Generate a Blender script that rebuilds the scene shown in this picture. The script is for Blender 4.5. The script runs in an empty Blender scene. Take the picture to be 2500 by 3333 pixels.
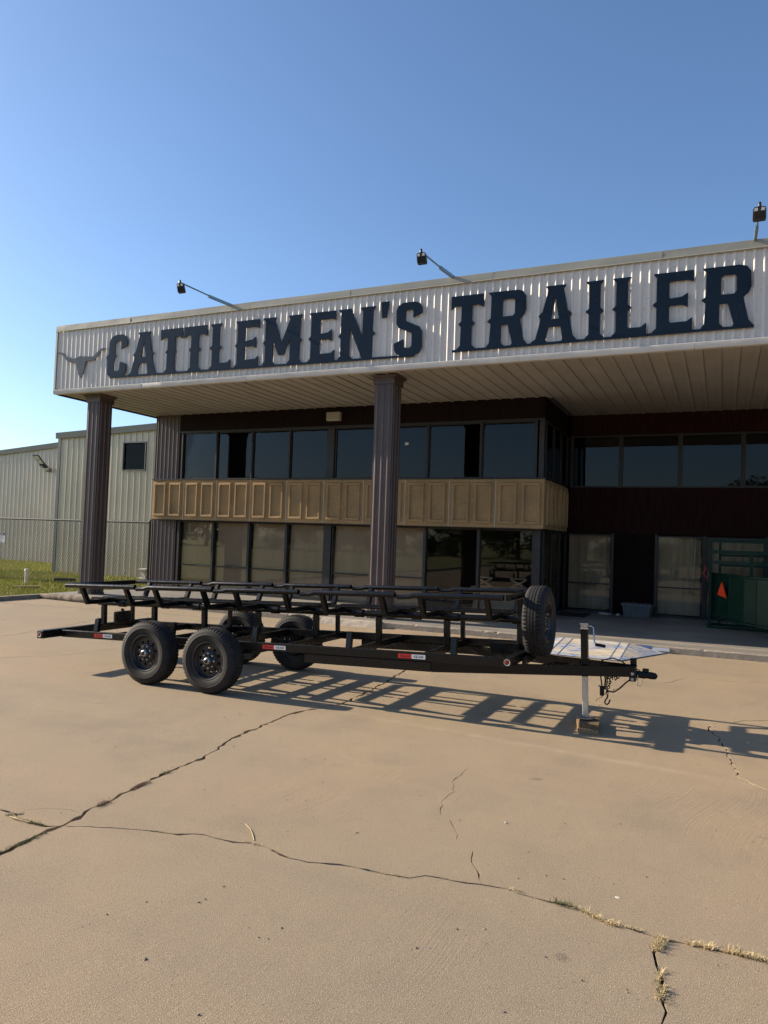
import bpy, bmesh, math, random
from mathutils import Vector, Matrix
from mathutils.geometry import delaunay_2d_cdt
R = math.radians
S = bpy.context.scene
COL = S.collection
random.seed(7)

# ------------------------------------------------------------------ camera, sky, sun, exposure
def cam_setup():
    yaw, pitch, roll, h = 0.432557, 0.036842, 0.034603, 1.8
    f = Vector((-math.sin(yaw)*math.cos(pitch), math.cos(yaw)*math.cos(pitch), math.sin(pitch)))
    r = Vector((math.cos(yaw), math.sin(yaw), 0)); u = r.cross(f)
    c, s = math.cos(roll), math.sin(roll)
    rr = c*r + s*u; uu = -s*r + c*u
    m = Matrix((rr, uu, -f)).transposed().to_4x4()
    m.translation = Vector((0, 0, h))
    cd = bpy.data.cameras.new('camera'); co = bpy.data.objects.new('camera', cd); COL.objects.link(co)
    co.matrix_world = m
    cd.sensor_fit = 'VERTICAL'; cd.sensor_height = 36.0; cd.lens = 2393.08/3333*36.0
    cd.clip_start = 0.05; cd.clip_end = 3000
    S.camera = co
cam_setup()
SUN = Vector((-2.2, -0.21, 1.0)).normalized()          # towards the sun
W = bpy.data.worlds.new('World'); S.world = W; W.use_nodes = True
nt = W.node_tree; nt.nodes.clear()
sky = nt.nodes.new('ShaderNodeTexSky'); sky.sky_type = 'NISHITA'; sky.sun_disc = False
sky.sun_elevation = math.asin(SUN.z); sky.sun_rotation = math.atan2(SUN.x, SUN.y)
sky.altitude = 300; sky.air_density = 1.0; sky.dust_density = 1.0; sky.ozone_density = 4.5
bg = nt.nodes.new('ShaderNodeBackground'); bg.inputs[1].default_value = 0.100
wo = nt.nodes.new('ShaderNodeOutputWorld')
nt.links.new(sky.outputs[0], bg.inputs[0]); nt.links.new(bg.outputs[0], wo.inputs[0])
ld = bpy.data.lights.new('sun', 'SUN'); ld.energy = 5.0; ld.angle = R(0.53); ld.color = (1.0, 0.86, 0.68)
lo = bpy.data.objects.new('sun', ld); COL.objects.link(lo)
lo.rotation_euler = (-SUN).to_track_quat('-Z', 'Y').to_euler(); lo.location = (-40, -5, 30)
S.view_settings.view_transform = 'Standard'; S.view_settings.look = 'None'
S.view_settings.exposure = 0.93; S.view_settings.gamma = 1.0; S.view_settings.use_curve_mapping = False

# ------------------------------------------------------------------ materials
MATS = {}
def pm(name, c1, c2=None, scale=4.0, rough=0.6, metal=0.0, bump=0.0, bscale=None, stretch=(1,1,1), coords='object',
       speck=None, spscale=120.0, spamt=0.25, rvar=0.0, objvar=0.0, detail=6.0, coat=0.0, spec=0.5, c3=None, c3scale=0.7, lo=0.35, hi=0.65):
    m = bpy.data.materials.new(name); m.use_nodes = True; MATS[name] = m
    n = m.node_tree.nodes; l = m.node_tree.links
    b = n['Principled BSDF']
    b.inputs['Roughness'].default_value = rough; b.inputs['Metallic'].default_value = metal
    b.inputs['Specular IOR Level'].default_value = spec
    if coat: b.inputs['Coat Weight'].default_value = coat; b.inputs['Coat Roughness'].default_value = 0.08
    if coords == 'object':
        tc = n.new('ShaderNodeTexCoord'); src = tc.outputs['Object']
    else:
        g = n.new('ShaderNodeNewGeometry'); src = g.outputs['Position']
    mp = n.new('ShaderNodeMapping'); mp.inputs['Scale'].default_value = stretch
    l.new(src, mp.inputs['Vector'])
    if objvar or coords == 'object':
        oi = n.new('ShaderNodeObjectInfo'); cb = n.new('ShaderNodeVectorMath'); cb.operation = 'MULTIPLY_ADD'
        cx = n.new('ShaderNodeCombineXYZ')
        for i in range(3): l.new(oi.outputs['Random'], cx.inputs[i])
        cb.inputs[1].default_value = (17.3, 9.1, 23.7); l.new(cx.outputs[0], cb.inputs[0]); l.new(mp.outputs[0], cb.inputs[2])
        vec = cb.outputs[0]
    else: vec = mp.outputs[0]
    def noise(sc, det=detail):
        t = n.new('ShaderNodeTexNoise'); t.inputs['Scale'].default_value = sc; t.inputs['Detail'].default_value = det
        l.new(vec, t.inputs['Vector']); return t.outputs['Fac']
    def ramp(fac, lo, hi):
        r_ = n.new('ShaderNodeMapRange'); r_.inputs[1].default_value = lo; r_.inputs[2].default_value = hi
        l.new(fac, r_.inputs[0]); return r_.outputs[0]
    def mix(fac, a, bcol):
        x = n.new('ShaderNodeMix'); x.data_type = 'RGBA'
        if isinstance(fac, float): x.inputs[0].default_value = fac
        else: l.new(fac, x.inputs[0])
        for v, k in ((a, 6), (bcol, 7)):
            if isinstance(v, tuple): x.inputs[k].default_value = (*v, 1)
            else: l.new(v, x.inputs[k])
        return x.outputs[2]
    col = c1
    if c2: col = mix(ramp(noise(scale), lo, hi), c1, c2)
    if c3: col = mix(ramp(noise(c3scale), 0.42, 0.68), col, c3)
    if speck:
        col = mix(ramp(noise(spscale, 2.0), 0.62, 0.70), col, mix(spamt, col, speck))
    if objvar:
        hv = n.new('ShaderNodeHueSaturation')
        mr = n.new('ShaderNodeMapRange'); mr.inputs[3].default_value = 1-objvar; mr.inputs[4].default_value = 1+objvar
        l.new(oi.outputs['Random'], mr.inputs[0]); l.new(mr.outputs[0], hv.inputs['Value'])
        if isinstance(col, tuple): hv.inputs['Color'].default_value = (*col, 1)
        else: l.new(col, hv.inputs['Color'])
        col = hv.outputs[0]
    if isinstance(col, tuple): b.inputs['Base Color'].default_value = (*col, 1)
    else: l.new(col, b.inputs['Base Color'])
    if rvar:
        mr = n.new('ShaderNodeMapRange'); mr.inputs[3].default_value = max(0, rough-rvar); mr.inputs[4].default_value = rough+rvar
        l.new(noise(scale*2.3), mr.inputs[0]); l.new(mr.outputs[0], b.inputs['Roughness'])
    if bump:
        bp = n.new('ShaderNodeBump'); bp.inputs['Strength'].default_value = 1.0; bp.inputs['Distance'].default_value = bump
        l.new(noise(bscale or scale*8), bp.inputs['Height']); l.new(bp.outputs[0], b.inputs['Normal'])
    m['vec'] = 0
    return m

pm('blackpaint', (0.0028, 0.003, 0.0036), (0.0045, 0.0047, 0.0052), 9, 0.28, rvar=0.10, bump=0.0003, bscale=60, spec=.33)
pm('blackmatte', (0.004, 0.004, 0.0044), (0.008, 0.008, 0.008), 12, 0.55, spec=.3, bump=0.0006, bscale=90)
pm('rubber', (0.0095, 0.0092, 0.009), (0.024, 0.021, 0.018), 7, 0.75, spec=.35, bump=0.0009, bscale=110, detail=8)
pm('rimblack', (0.008, 0.0085, 0.009), (0.013, 0.013, 0.014), 10, 0.38, rvar=0.1)
pm('chrome', (0.62, 0.62, 0.60), (0.48, 0.48, 0.47), 14, 0.28, 1.0, rvar=0.1)
pm('galv', (0.55, 0.56, 0.55), (0.40, 0.41, 0.41), 16, 0.42, 0.9, rvar=0.12, stretch=(1,1,.25))
pm('wood_block', (0.30, 0.20, 0.10), (0.20, 0.12, 0.055), 5, 0.8, stretch=(14,1.2,14), bump=0.002, bscale=10)
pm('wood_block_dark', (0.10, 0.065, 0.03), (0.17, 0.11, 0.05), 5, 0.8, stretch=(14,1.2,14), bump=0.002, bscale=10)
pm('tape_red', (0.50, 0.018, 0.02), None, rough=0.35)
pm('tape_white', (0.62, 0.63, 0.64), (0.54,0.55,0.56), 30, 0.35)
pm('ink', (0.02, 0.02, 0.02), None, rough=0.5)
pm('lens_red', (0.22, 0.006, 0.008), None, rough=0.15, coat=0.4)
pm('light_ring', (0.6, 0.55, 0.45), None, rough=0.3, metal=0.7)
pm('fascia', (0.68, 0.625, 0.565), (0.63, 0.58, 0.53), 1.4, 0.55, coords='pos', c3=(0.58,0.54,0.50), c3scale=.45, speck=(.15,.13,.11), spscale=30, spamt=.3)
pm('coping', (0.33, 0.32, 0.27), (0.29, 0.28, 0.24), 1.2, 0.5, coords='pos', bump=0.006, bscale=1.8)
pm('trim_white', (0.62, 0.58, 0.53), (0.55, 0.51, 0.47), 2, 0.75, coords='pos', bump=0.005, bscale=3.5, spec=.2)
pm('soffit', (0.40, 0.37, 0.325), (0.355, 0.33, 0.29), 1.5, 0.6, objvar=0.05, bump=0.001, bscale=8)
pm('brown_metal', (0.080, 0.052, 0.045), (0.066, 0.043, 0.038), 2.5, 0.45, coords='pos', bump=0.001, bscale=10, speck=(.3,.26,.25), spscale=26, spamt=.12)
pm('navy', (0.0035, 0.0065, 0.012), (0.005, 0.0085, 0.015), 3, 0.2, coords='pos', rvar=.05, spec=.30)
pm('bull_steel', (0.030, 0.030, 0.035), (0.055, 0.054, 0.06), 6, 0.25, 0.2, coords='pos')
pm('darkwood', (0.016, 0.007, 0.006), (0.007, 0.0035, 0.0033), 4, 0.75, spec=.12, stretch=(9,9,.5), bump=0.004, bscale=5, objvar=.12)
pm('redwood', (0.034, 0.0085, 0.006), (0.013, 0.004, 0.0033), 4, 0.7, spec=.12, stretch=(9,9,.5), bump=0.004, bscale=5, objvar=.15)
pm('frame_dark', (0.040, 0.036, 0.033), (0.03, 0.027, 0.025), 6, 0.45, metal=.3)
pm('stucco', (0.50, 0.335, 0.165), (0.35, 0.225, 0.105), 45, 0.9, bump=0.035, bscale=45, detail=4, c3=(.33,.225,.115), c3scale=1.6, objvar=.06)
pm('joint_white', (0.6, 0.57, 0.52), None, rough=.7)
pm('blind', (0.74, 0.61, 0.45), (0.66, 0.54, 0.40), 1.5, 0.85, stretch=(3,3,.6), objvar=.08, bump=.01, bscale=3)
pm('slat', (0.48, 0.40, 0.29), (0.42, 0.35, 0.25), 2, 0.8, objvar=.18)
pm('board', (0.10, 0.115, 0.13), (0.07, 0.085, 0.10), 1.2, 0.7, objvar=.2, stretch=(1,1,.5))
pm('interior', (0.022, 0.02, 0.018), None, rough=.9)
pm('porch', (0.30, 0.275, 0.235), (0.235, 0.215, 0.185), 1.1, 0.5, coords='pos', bump=0.002, bscale=40, c3=(.20,.185,.165), c3scale=.5, rvar=.12)
pm('kerb', (0.30, 0.255, 0.20), (0.22, 0.185, 0.145), 5, 0.9, coords='pos', bump=0.005, bscale=25)
pm('wheelstop', (0.42, 0.36, 0.28), (0.33, 0.28, 0.215), 6, 0.9, bump=0.008, bscale=30)
pm('logmat', (0.26, 0.205, 0.15), (0.14, 0.11, 0.08), 7, 0.95, bump=0.02, bscale=14, stretch=(1,5,5))
pm('metal_wall', (0.52, 0.47, 0.395), (0.465, 0.42, 0.355), .6, 0.42, coords='pos', bump=.001, bscale=9, metal=.15)
pm('metal_wall_warm', (0.58, 0.515, 0.385), (0.52, 0.46, 0.345), .6, 0.42, coords='pos', bump=.001, bscale=9, metal=.15)
pm('greentrim', (0.085, 0.10, 0.095), (0.07, 0.085, 0.08), 2, .45, coords='pos')
pm('fence_metal', (0.045, 0.046, 0.046), None, rough=.7)
pm('white_pvc', (0.60, 0.56, 0.48), (0.48,.45,.38), 8, .5)
pm('pedestal', (0.55, 0.52, 0.46), (0.38,.35,.3), 12, .9, bump=.01, bscale=30)
pm('greenpaint', (0.0022, 0.024, 0.014), (0.003, 0.029, 0.018), 4, 0.42, rvar=.06, spec=.22)
pm('orange', (0.95, 0.075, 0.02), None, rough=.35)
pm('tub', (0.135, 0.142, 0.142), (0.11,.116,.116), 8, .55)
pm('mat_black', (0.012,0.012,0.012), None, rough=.95)
pm('red_lever', (0.35, 0.012, 0.02), None, rough=.4)
pm('lampbody', (0.02, 0.022, 0.026), (0.03,.032,.036), 10, .4)
pm('strut', (0.23, 0.30, 0.30), (0.17, .23, .24), 10, .4, .6)
pm('white_plastic', (0.75, 0.75, 0.73), None, rough=.35)
pm('vent', (0.45, 0.42, 0.36), None, rough=.6)
pm('weed_green', (0.085, 0.105, 0.025), (0.16, 0.14, 0.05), 20, .8, objvar=.2)
pm('weed_dry', (0.42, 0.31, 0.14), (0.55, 0.44, 0.24), 20, .85, objvar=.15)
pm('weed_brown', (0.15, 0.075, 0.05), (0.22, 0.13, 0.08), 20, .85)
pm('dirt', (0.075, 0.055, 0.036), (0.045,.033,.022), 30, .95, coords='pos')
pm('grassmat', (0.27, 0.31, 0.05), (0.38, 0.38, 0.08), .8, .9, coords='pos', c3=(.40,.34,.10), c3scale=.5)
pm('lawnmat', (0.17, 0.20, 0.042), (0.25, 0.25, 0.07), 3, .95, coords='pos', c3=(.22,.19,.09), c3scale=.35, bump=.03, bscale=40)
pm('pebble', (0.30, 0.25, 0.2), (0.12,.10,.08), 40, .9, objvar=.3)
pm('bark', (0.09, 0.065, 0.045), (0.05,.036,.026), 6, .95, bump=.02)
pm('leaf', (0.05, 0.085, 0.022), (0.085, 0.12, 0.035), 1.2, .7)
pm('sign_white', (0.6, 0.6, 0.62), None, rough=.4)
pm('roofdark', (0.1, .1, .1), None, rough=.8)

def glass(name, tint, refl=1.0):
    m = bpy.data.materials.new(name); m.use_nodes = True; MATS[name] = m
    n = m.node_tree.nodes; l = m.node_tree.links; n.remove(n['Principled BSDF'])
    tr = n.new('ShaderNodeBsdfTransparent'); tr.inputs[0].default_value = (*tint, 1)
    gl = n.new('ShaderNodeBsdfGlossy'); gl.inputs['Roughness'].default_value = 0.015; gl.inputs[0].default_value = (refl, refl, refl, 1)
    tc = n.new('ShaderNodeTexCoord'); nz = n.new('ShaderNodeTexNoise'); nz.inputs['Scale'].default_value = 1.1; nz.inputs['Detail'].default_value = 1
    oi = n.new('ShaderNodeObjectInfo'); ad = n.new('ShaderNodeVectorMath'); ad.operation = 'ADD'
    l.new(tc.outputs['Object'], ad.inputs[0]); l.new(oi.outputs['Location'], ad.inputs[1]); l.new(ad.outputs[0], nz.inputs['Vector'])
    bp = n.new('ShaderNodeBump'); bp.inputs['Distance'].default_value = 0.0012; l.new(nz.outputs['Fac'], bp.inputs['Height']); l.new(bp.outputs[0], gl.inputs['Normal'])
    fr = n.new('ShaderNodeFresnel'); fr.inputs[0].default_value = 1.55
    mx = n.new('ShaderNodeMixShader'); l.new(fr.outputs[0], mx.inputs[0]); l.new(tr.outputs[0], mx.inputs[1]); l.new(gl.outputs[0], mx.inputs[2])
    l.new(mx.outputs[0], n['Material Output'].inputs[0])
glass('glass', (0.95, 0.92, 0.88), .5); glass('glass_dark', (0.30, 0.32, 0.34), .52); glass('glass_black', (0.2, 0.2, 0.22), .22)

def concrete_mat():
    m = bpy.data.materials.new('concrete_yard'); m.use_nodes = True; MATS['concrete'] = m
    n = m.node_tree.nodes; l = m.node_tree.links; b = n['Principled BSDF']; b.inputs['Roughness'].default_value = .88
    b.inputs['Specular IOR Level'].default_value = .25
    g = n.new('ShaderNodeNewGeometry'); P = g.outputs['Position']
    def nz(sc, det=5, vec=P, rough=.5):
        t = n.new('ShaderNodeTexNoise'); t.inputs['Scale'].default_value = sc; t.inputs['Detail'].default_value = det
        t.inputs['Roughness'].default_value = rough; l.new(vec, t.inputs['Vector']); return t.outputs['Fac']
    def mr(v, a, c, lo=0., hi=1.):
        x = n.new('ShaderNodeMapRange'); x.inputs[1].default_value = a; x.inputs[2].default_value = c
        x.inputs[3].default_value = lo; x.inputs[4].default_value = hi; l.new(v, x.inputs[0]); return x.outputs[0]
    def mix(f, a, c, mode='MIX'):
        x = n.new('ShaderNodeMix'); x.data_type = 'RGBA'; x.blend_type = mode
        if isinstance(f, float): x.inputs[0].default_value = f
        else: l.new(f, x.inputs[0])
        for v, k in ((a, 6), (c, 7)):
            if isinstance(v, tuple): x.inputs[k].default_value = (*v, 1)
            else: l.new(v, x.inputs[k])
        return x.outputs[2]
    col = mix(mr(nz(.55, 6), .36, .66), (.345, .263, .168), (.378, .284, .176))
    col = mix(mr(nz(.23, 4), .46, .66, 0, .9), col, (.415, .288, .170))          # warm sandy drifts
    col = mix(mr(nz(1.3, 7), .50, .74, 0, .6), col, (.235, .188, .132))
    col = mix(mr(nz(3.7, 5, rough=.7), .58, .72, 0, .4), col, (.42, .335, .225))          # grey stains
    mp0 = n.new('ShaderNodeMapping'); mp0.inputs['Location'].default_value = (3.1, 8.7, 0); l.new(P, mp0.inputs[0])
    col = mix(mr(nz(.62, 3, mp0.outputs[0]), .66, .80, 0, .55), col, (.175, .145, .115))   # dark spots
    mp1 = n.new('ShaderNodeMapping'); mp1.inputs['Scale'].default_value = (.16, 1.5, 1); mp1.inputs['Location'].default_value = (1.3, .4, 0); l.new(P, mp1.inputs[0])
    col = mix(mr(nz(1.0, 5, mp1.outputs[0], .6), .52, .72, 0, .38), col, (.21, .172, .130))     # drive streaks along the front
    mp2 = n.new('ShaderNodeMapping'); mp2.inputs['Location'].default_value = (-7.7, 3.3, 0); l.new(P, mp2.inputs[0])
    col = mix(mr(nz(.13, 3, mp2.outputs[0]), .44, .62, 0, .5), col, (.27, .225, .165))
    drp = mr(nz(2.6, 2, mp2.outputs[0]), .735, .77, 0, .55)
    col = mix(drp, col, (.10, .082, .065))                                                     # oil drips
    sx = n.new('ShaderNodeSeparateXYZ'); l.new(P, sx.inputs[0])
    def mt(op, a, c=None):
        x = n.new('ShaderNodeMath'); x.operation = op
        for k, v in ((0, a), (1, c)):
            if v is None: continue
            if isinstance(v, (int, float)): x.inputs[k].default_value = v
            else: l.new(v, x.inputs[k])
        return x.outputs[0]
    dd = mt('ABSOLUTE', mt('SUBTRACT', mt('ADD', sx.outputs[1], mt('MULTIPLY', sx.outputs[0], .097)), 6.468))
    sl = mt('MULTIPLY', mr(dd, .09, .015, 0, 1), mt('MULTIPLY', mr(sx.outputs[0], -3.7, -2.9, 0, 1), mr(sx.outputs[0], .6, -.6, 0, 1)))
    sl = mt('MULTIPLY', sl, mr(nz(5, 4), .35, .6, .1, .6))
    col = mix(sl, col, (.50, .385, .25))                                                       # blown sand line
    # fine sand grain and aggregate
    col = mix(mr(nz(170, 3, rough=.75), .40, .60, 0, .62), col, (.165, .122, .076), 'MIX')
    col = mix(mr(nz(210, 2), .58, .68, 0, .75), col, (.66, .55, .40))
    col = mix(mr(nz(60, 2, mp0.outputs[0]), .66, .74, 0, .7), col, (.09, .07, .05))
    # broom lines, swinging in direction from place to place
    rot = n.new('ShaderNodeVectorRotate'); rot.rotation_type = 'Z_AXIS'; l.new(P, rot.inputs['Vector']); rot.inputs['Angle'].default_value = .12
    sc = n.new('ShaderNodeMapping'); sc.inputs['Scale'].default_value = (120, 1.1, 1); 
    wob = n.new('ShaderNodeTexNoise'); wob.inputs['Scale'].default_value = .35; wob.inputs['Detail'].default_value = 1; l.new(P, wob.inputs['Vector'])
    va = n.new('ShaderNodeVectorMath'); va.operation = 'MULTIPLY_ADD'; va.inputs[1].default_value = (.9, 0, 0); l.new(wob.outputs['Color'], va.inputs[0]); l.new(rot.outputs[0], va.inputs[2])
    l.new(va.outputs[0], sc.inputs[0])
    br = nz(1.0, 3, sc.outputs[0])
    msk = mr(nz(.6, 3, mp0.outputs[0]), .42, .62, .0, 1.)
    brm = n.new('ShaderNodeMath'); brm.operation = 'MULTIPLY'; l.new(br, brm.inputs[0]); l.new(msk, brm.inputs[1])
    col = mix(mr(brm.outputs[0], .42, .75, 0, .24), col, (.22, .165, .11))
    l.new(col, b.inputs['Base Color'])
    # relief
    h = n.new('ShaderNodeMath'); h.operation = 'MULTIPLY_ADD'; l.new(nz(190, 4, rough=.65), h.inputs[0]); h.inputs[1].default_value = .8
    h2 = n.new('ShaderNodeMath'); h2.operation = 'MULTIPLY'; l.new(brm.outputs[0], h2.inputs[0]); h2.inputs[1].default_value = .75; l.new(h2.outputs[0], h.inputs[2])
    h3 = n.new('ShaderNodeMath'); h3.operation = 'MULTIPLY_ADD'; l.new(nz(2.2, 3), h3.inputs[0]); h3.inputs[1].default_value = 2.2; l.new(h.outputs[0], h3.inputs[2])
    bp = n.new('ShaderNodeBump'); bp.inputs['Distance'].default_value = .005; bp.inputs['Strength'].default_value = .9
    l.new(h3.outputs[0], bp.inputs['Height']); l.new(bp.outputs[0], b.inputs['Normal'])
concrete_mat()

def ramp_mat():
    m = bpy.data.materials.new('ramp_paint'); m.use_nodes = True; MATS['ramp'] = m
    n = m.node_tree.nodes; l = m.node_tree.links; b = n['Principled BSDF']; b.inputs['Roughness'].default_value = .8
    g = n.new('ShaderNodeNewGeometry'); P = g.outputs['Position']
    def nz(sc, det, st, off=0):
        mp = n.new('ShaderNodeMapping'); mp.inputs['Scale'].default_value = st; mp.inputs['Location'].default_value = (off, off*.7, 0); l.new(P, mp.inputs[0])
        t = n.new('ShaderNodeTexNoise'); t.inputs['Scale'].default_value = sc; t.inputs['Detail'].default_value = det; l.new(mp.outputs[0], t.inputs['Vector']); return t.outputs['Fac']
    def mr(v, a, c):
        x = n.new('ShaderNodeMapRange'); x.inputs[1].default_value = a; x.inputs[2].default_value = c; l.new(v, x.inputs[0]); return x.outputs[0]
    def mix(f, a, c):
        x = n.new('ShaderNodeMix'); x.data_type = 'RGBA'; l.new(f, x.inputs[0])
        for v, k in ((a, 6), (c, 7)):
            if isinstance(v, tuple): x.inputs[k].default_value = (*v, 1)
            else: l.new(v, x.inputs[k])
        return x.outputs[2]
    col = mix(mr(nz(3, 6, (1, 6, 1)), .45, .6), (.56, .50, .39), (.40, .32, .22))
    big = nz(1.1, 2, (1, 1.3, 1), 4.2); fine = nz(9, 8, (1.0, 6, 1), 1.0)
    mu = n.new('ShaderNodeMath'); mu.operation = 'MULTIPLY'; l.new(mr(big, .38, .50), mu.inputs[0]); l.new(mr(fine, .47, .53), mu.inputs[1])
    col = mix(mu.outputs[0], col, (.10, .20, .40))
    l.new(col, b.inputs['Base Color'])
ramp_mat()
pm('blue_paint', (0.06, 0.13, 0.32), (0.20,.22,.27), 14, .8, coords='pos')

# ------------------------------------------------------------------ mesh helpers
OFF = {}
class MB:
    def __init__(s): s.v = []; s.f = []; s.sm = False
    def quad(s, a, b, c, d):
        i = len(s.v); s.v += [a, b, c, d]; s.f.append((i, i+1, i+2, i+3))
    def poly(s, pts):
        i = len(s.v); s.v += list(pts); s.f.append(tuple(range(i, i+len(pts))))
    def hexa(s, p):     # 8 points: bottom 0-3 ccw, top 4-7
        i = len(s.v); s.v += list(p)
        for q in ((3,2,1,0), (4,5,6,7), (0,1,5,4), (1,2,6,5), (2,3,7,6), (3,0,4,7)): s.f.append(tuple(i+k for k in q))
        return s
    def box(s, x0, x1, y0, y1, z0, z1):
        return s.hexa([(x0,y0,z0),(x1,y0,z0),(x1,y1,z0),(x0,y1,z0),(x0,y0,z1),(x1,y0,z1),(x1,y1,z1),(x0,y1,z1)])
    def bevbox(s, x0, x1, y0, y1, z0, z1, b):   # edges chamfered with an octagonal plan in all three axes
        bm = bmesh.new(); bmesh.ops.create_cube(bm, size=1.0)
        for v in bm.verts: v.co = Vector((x0+(v.co.x+.5)*(x1-x0), y0+(v.co.y+.5)*(y1-y0), z0+(v.co.z+.5)*(z1-z0)))
        bmesh.ops.bevel(bm, geom=list(bm.edges), offset=b, segments=1, affect='EDGES', profile=.5)
        i = len(s.v); bm.verts.index_update(); s.v += [tuple(v.co) for v in bm.verts]
        for f in bm.faces: s.f.append(tuple(i+v.index for v in f.verts))
        bm.free(); return s
    def tube(s, path, r, n=10, cap=True, radii=None):
        path = [Vector(p) for p in path]; rings = []
        up0 = None
        for k, p in enumerate(path):
            if k == 0: t = path[1]-path[0]
            elif k == len(path)-1: t = path[-1]-path[-2]
            else: t = (path[k+1]-path[k]).normalized()+(path[k]-path[k-1]).normalized()
            t.normalize()
            if up0 is None:
                a = Vector((0,0,1)) if abs(t.z) < .9 else Vector((1,0,0))
                up0 = (a - t*a.dot(t)).normalized()
            else: up0 = (up0 - t*up0.dot(t)).normalized()
            sd = t.cross(up0); rr = radii[k] if radii else r
            i = len(s.v)
            s.v += [tuple(p + (up0*math.cos(2*math.pi*q/n)+sd*math.sin(2*math.pi*q/n))*rr) for q in range(n)]
            rings.append(i)
        for a, b in zip(rings, rings[1:]):
            for q in range(n): s.f.append((a+q, b+q, b+(q+1)%n, a+(q+1)%n))
        if cap:
            s.f.append(tuple(rings[0]+q for q in range(n))); s.f.append(tuple(rings[-1]+q for q in range(n-1, -1, -1)))
        return s
    def bar(s, p, q, w, h, up=(0,0,1)):   # square tube from p to q
        p, q = Vector(p), Vector(q); t = (q-p).normalized(); u = Vector(up); u = (u-t*u.dot(t)).normalized(); sd = t.cross(u)
        a = sd*w/2; b = u*h/2
        return s.hexa([tuple(x) for x in (p-a-b, p+a-b, q+a-b, q-a-b, p-a+b, p+a+b, q+a+b, q-a+b)])
    def lathe(s, prof, n=48, axis='y', closed=False, c=(0,0,0)):
        i0 = len(s.v); m = len(prof)
        for k in range(n):
            a = 2*math.pi*k/n; ca, sa = math.cos(a), math.sin(a)
            for r, y in prof:
                p = (r*ca, y, r*sa) if axis == 'y' else ((y, r*ca, r*sa) if axis == 'x' else (r*ca, r*sa, y))
                s.v.append((p[0]+c[0], p[1]+c[1], p[2]+c[2]))
        for k in range(n):
            a = i0+k*m; b = i0+((k+1) % n)*m
            for j in range(m-1 if not closed else m):
                s.f.append((a+j, a+(j+1) % m, b+(j+1) % m, b+j))
        return s
def mesh_obj(name, me, mat, parent=None, smooth=None):
    me.name = name
    o = bpy.data.objects.new(name, me); COL.objects.link(o)
    if mat: me.materials.clear(); me.materials.append(MATS[mat])
    co = [v.co for v in me.vertices]
    lo = Vector((min(c.x for c in co), min(c.y for c in co), min(c.z for c in co))); hi = Vector((max(c.x for c in co), max(c.y for c in co), max(c.z for c in co)))
    c = (lo+hi)/2
    if parent is None: c.z = lo.z
    me.transform(Matrix.Translation(-c)); OFF[o] = c.copy()
    if parent is not None: o.parent = parent; o.location = c-OFF[parent]
    else: o.location = c
    if smooth is not None:
        bm = bmesh.new(); bm.from_mesh(me)
        for f in bm.faces: f.smooth = True
        for e in bm.edges:
            if len(e.link_faces) == 2 and e.calc_face_angle(0) > R(smooth): e.smooth = False
        bm.to_mesh(me); bm.free()
    return o
def obj(name, mb, mat, parent=None, smooth=None, fix=True):
    me = bpy.data.meshes.new(name); me.from_pydata(mb.v, [], mb.f); me.validate()
    if fix:
        bm = bmesh.new(); bm.from_mesh(me); bmesh.ops.remove_doubles(bm, verts=bm.verts, dist=1e-5); bmesh.ops.recalc_face_normals(bm, faces=bm.faces); bm.to_mesh(me); bm.free()
    return mesh_obj(name, me, mat, parent, smooth)
def tag(o, label=None, cat=None, group=None, kind=None):
    if label: o['label'] = label
    if cat: o['category'] = cat
    if group: o['group'] = group
    if kind: o['kind'] = kind
    return o
def empty(name, loc, label=None, cat=None, group=None, local=False):
    o = bpy.data.objects.new(name, None); COL.objects.link(o); o.location = loc; o.empty_display_size = .2
    OFF[o] = Vector((0,0,0)) if local else Vector(loc)
    return tag(o, label, cat, group)
def share(src, name, loc, parent, rot=None):        # another object on the same mesh, at a place in the root's space
    o = bpy.data.objects.new(name, src.data); COL.objects.link(o); o.parent = parent
    o.location = Vector(loc)-OFF[parent]; OFF[o] = Vector(loc)
    if rot: o.rotation_euler = rot
    return o
def curve_mesh(loops, ext, name='tmp'):
    cu = bpy.data.curves.new(name, 'CURVE'); cu.dimensions = '2D'; cu.fill_mode = 'BOTH'; cu.extrude = ext/2
    for lp in loops:
        sp = cu.splines.new('POLY'); sp.points.add(len(lp)-1); sp.use_cyclic_u = True
        for p, q in zip(sp.points, lp): p.co = (q[0], q[1], 0, 1)
    o = bpy.data.objects.new(name, cu); COL.objects.link(o)
    me = bpy.data.meshes.new_from_object(o.evaluated_get(bpy.context.evaluated_depsgraph_get()))
    bpy.data.objects.remove(o); bpy.data.curves.remove(cu); return me
def text_mesh(txt, size, ext=.001, align='CENTER'):
    cu = bpy.data.curves.new('t', 'FONT'); cu.body = txt; cu.size = size; cu.extrude = ext; cu.align_x = align; cu.align_y = 'CENTER'; cu.resolution_u = 2
    o = bpy.data.objects.new('t', cu); COL.objects.link(o)
    me = bpy.data.meshes.new_from_object(o.evaluated_get(bpy.context.evaluated_depsgraph_get()))
    bpy.data.objects.remove(o); bpy.data.curves.remove(cu); return me
TO_XZ = Matrix(((1,0,0,0),(0,0,-1,0),(0,1,0,0),(0,0,0,1)))      # drawing plane xy -> upright xz, front facing -y

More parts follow.
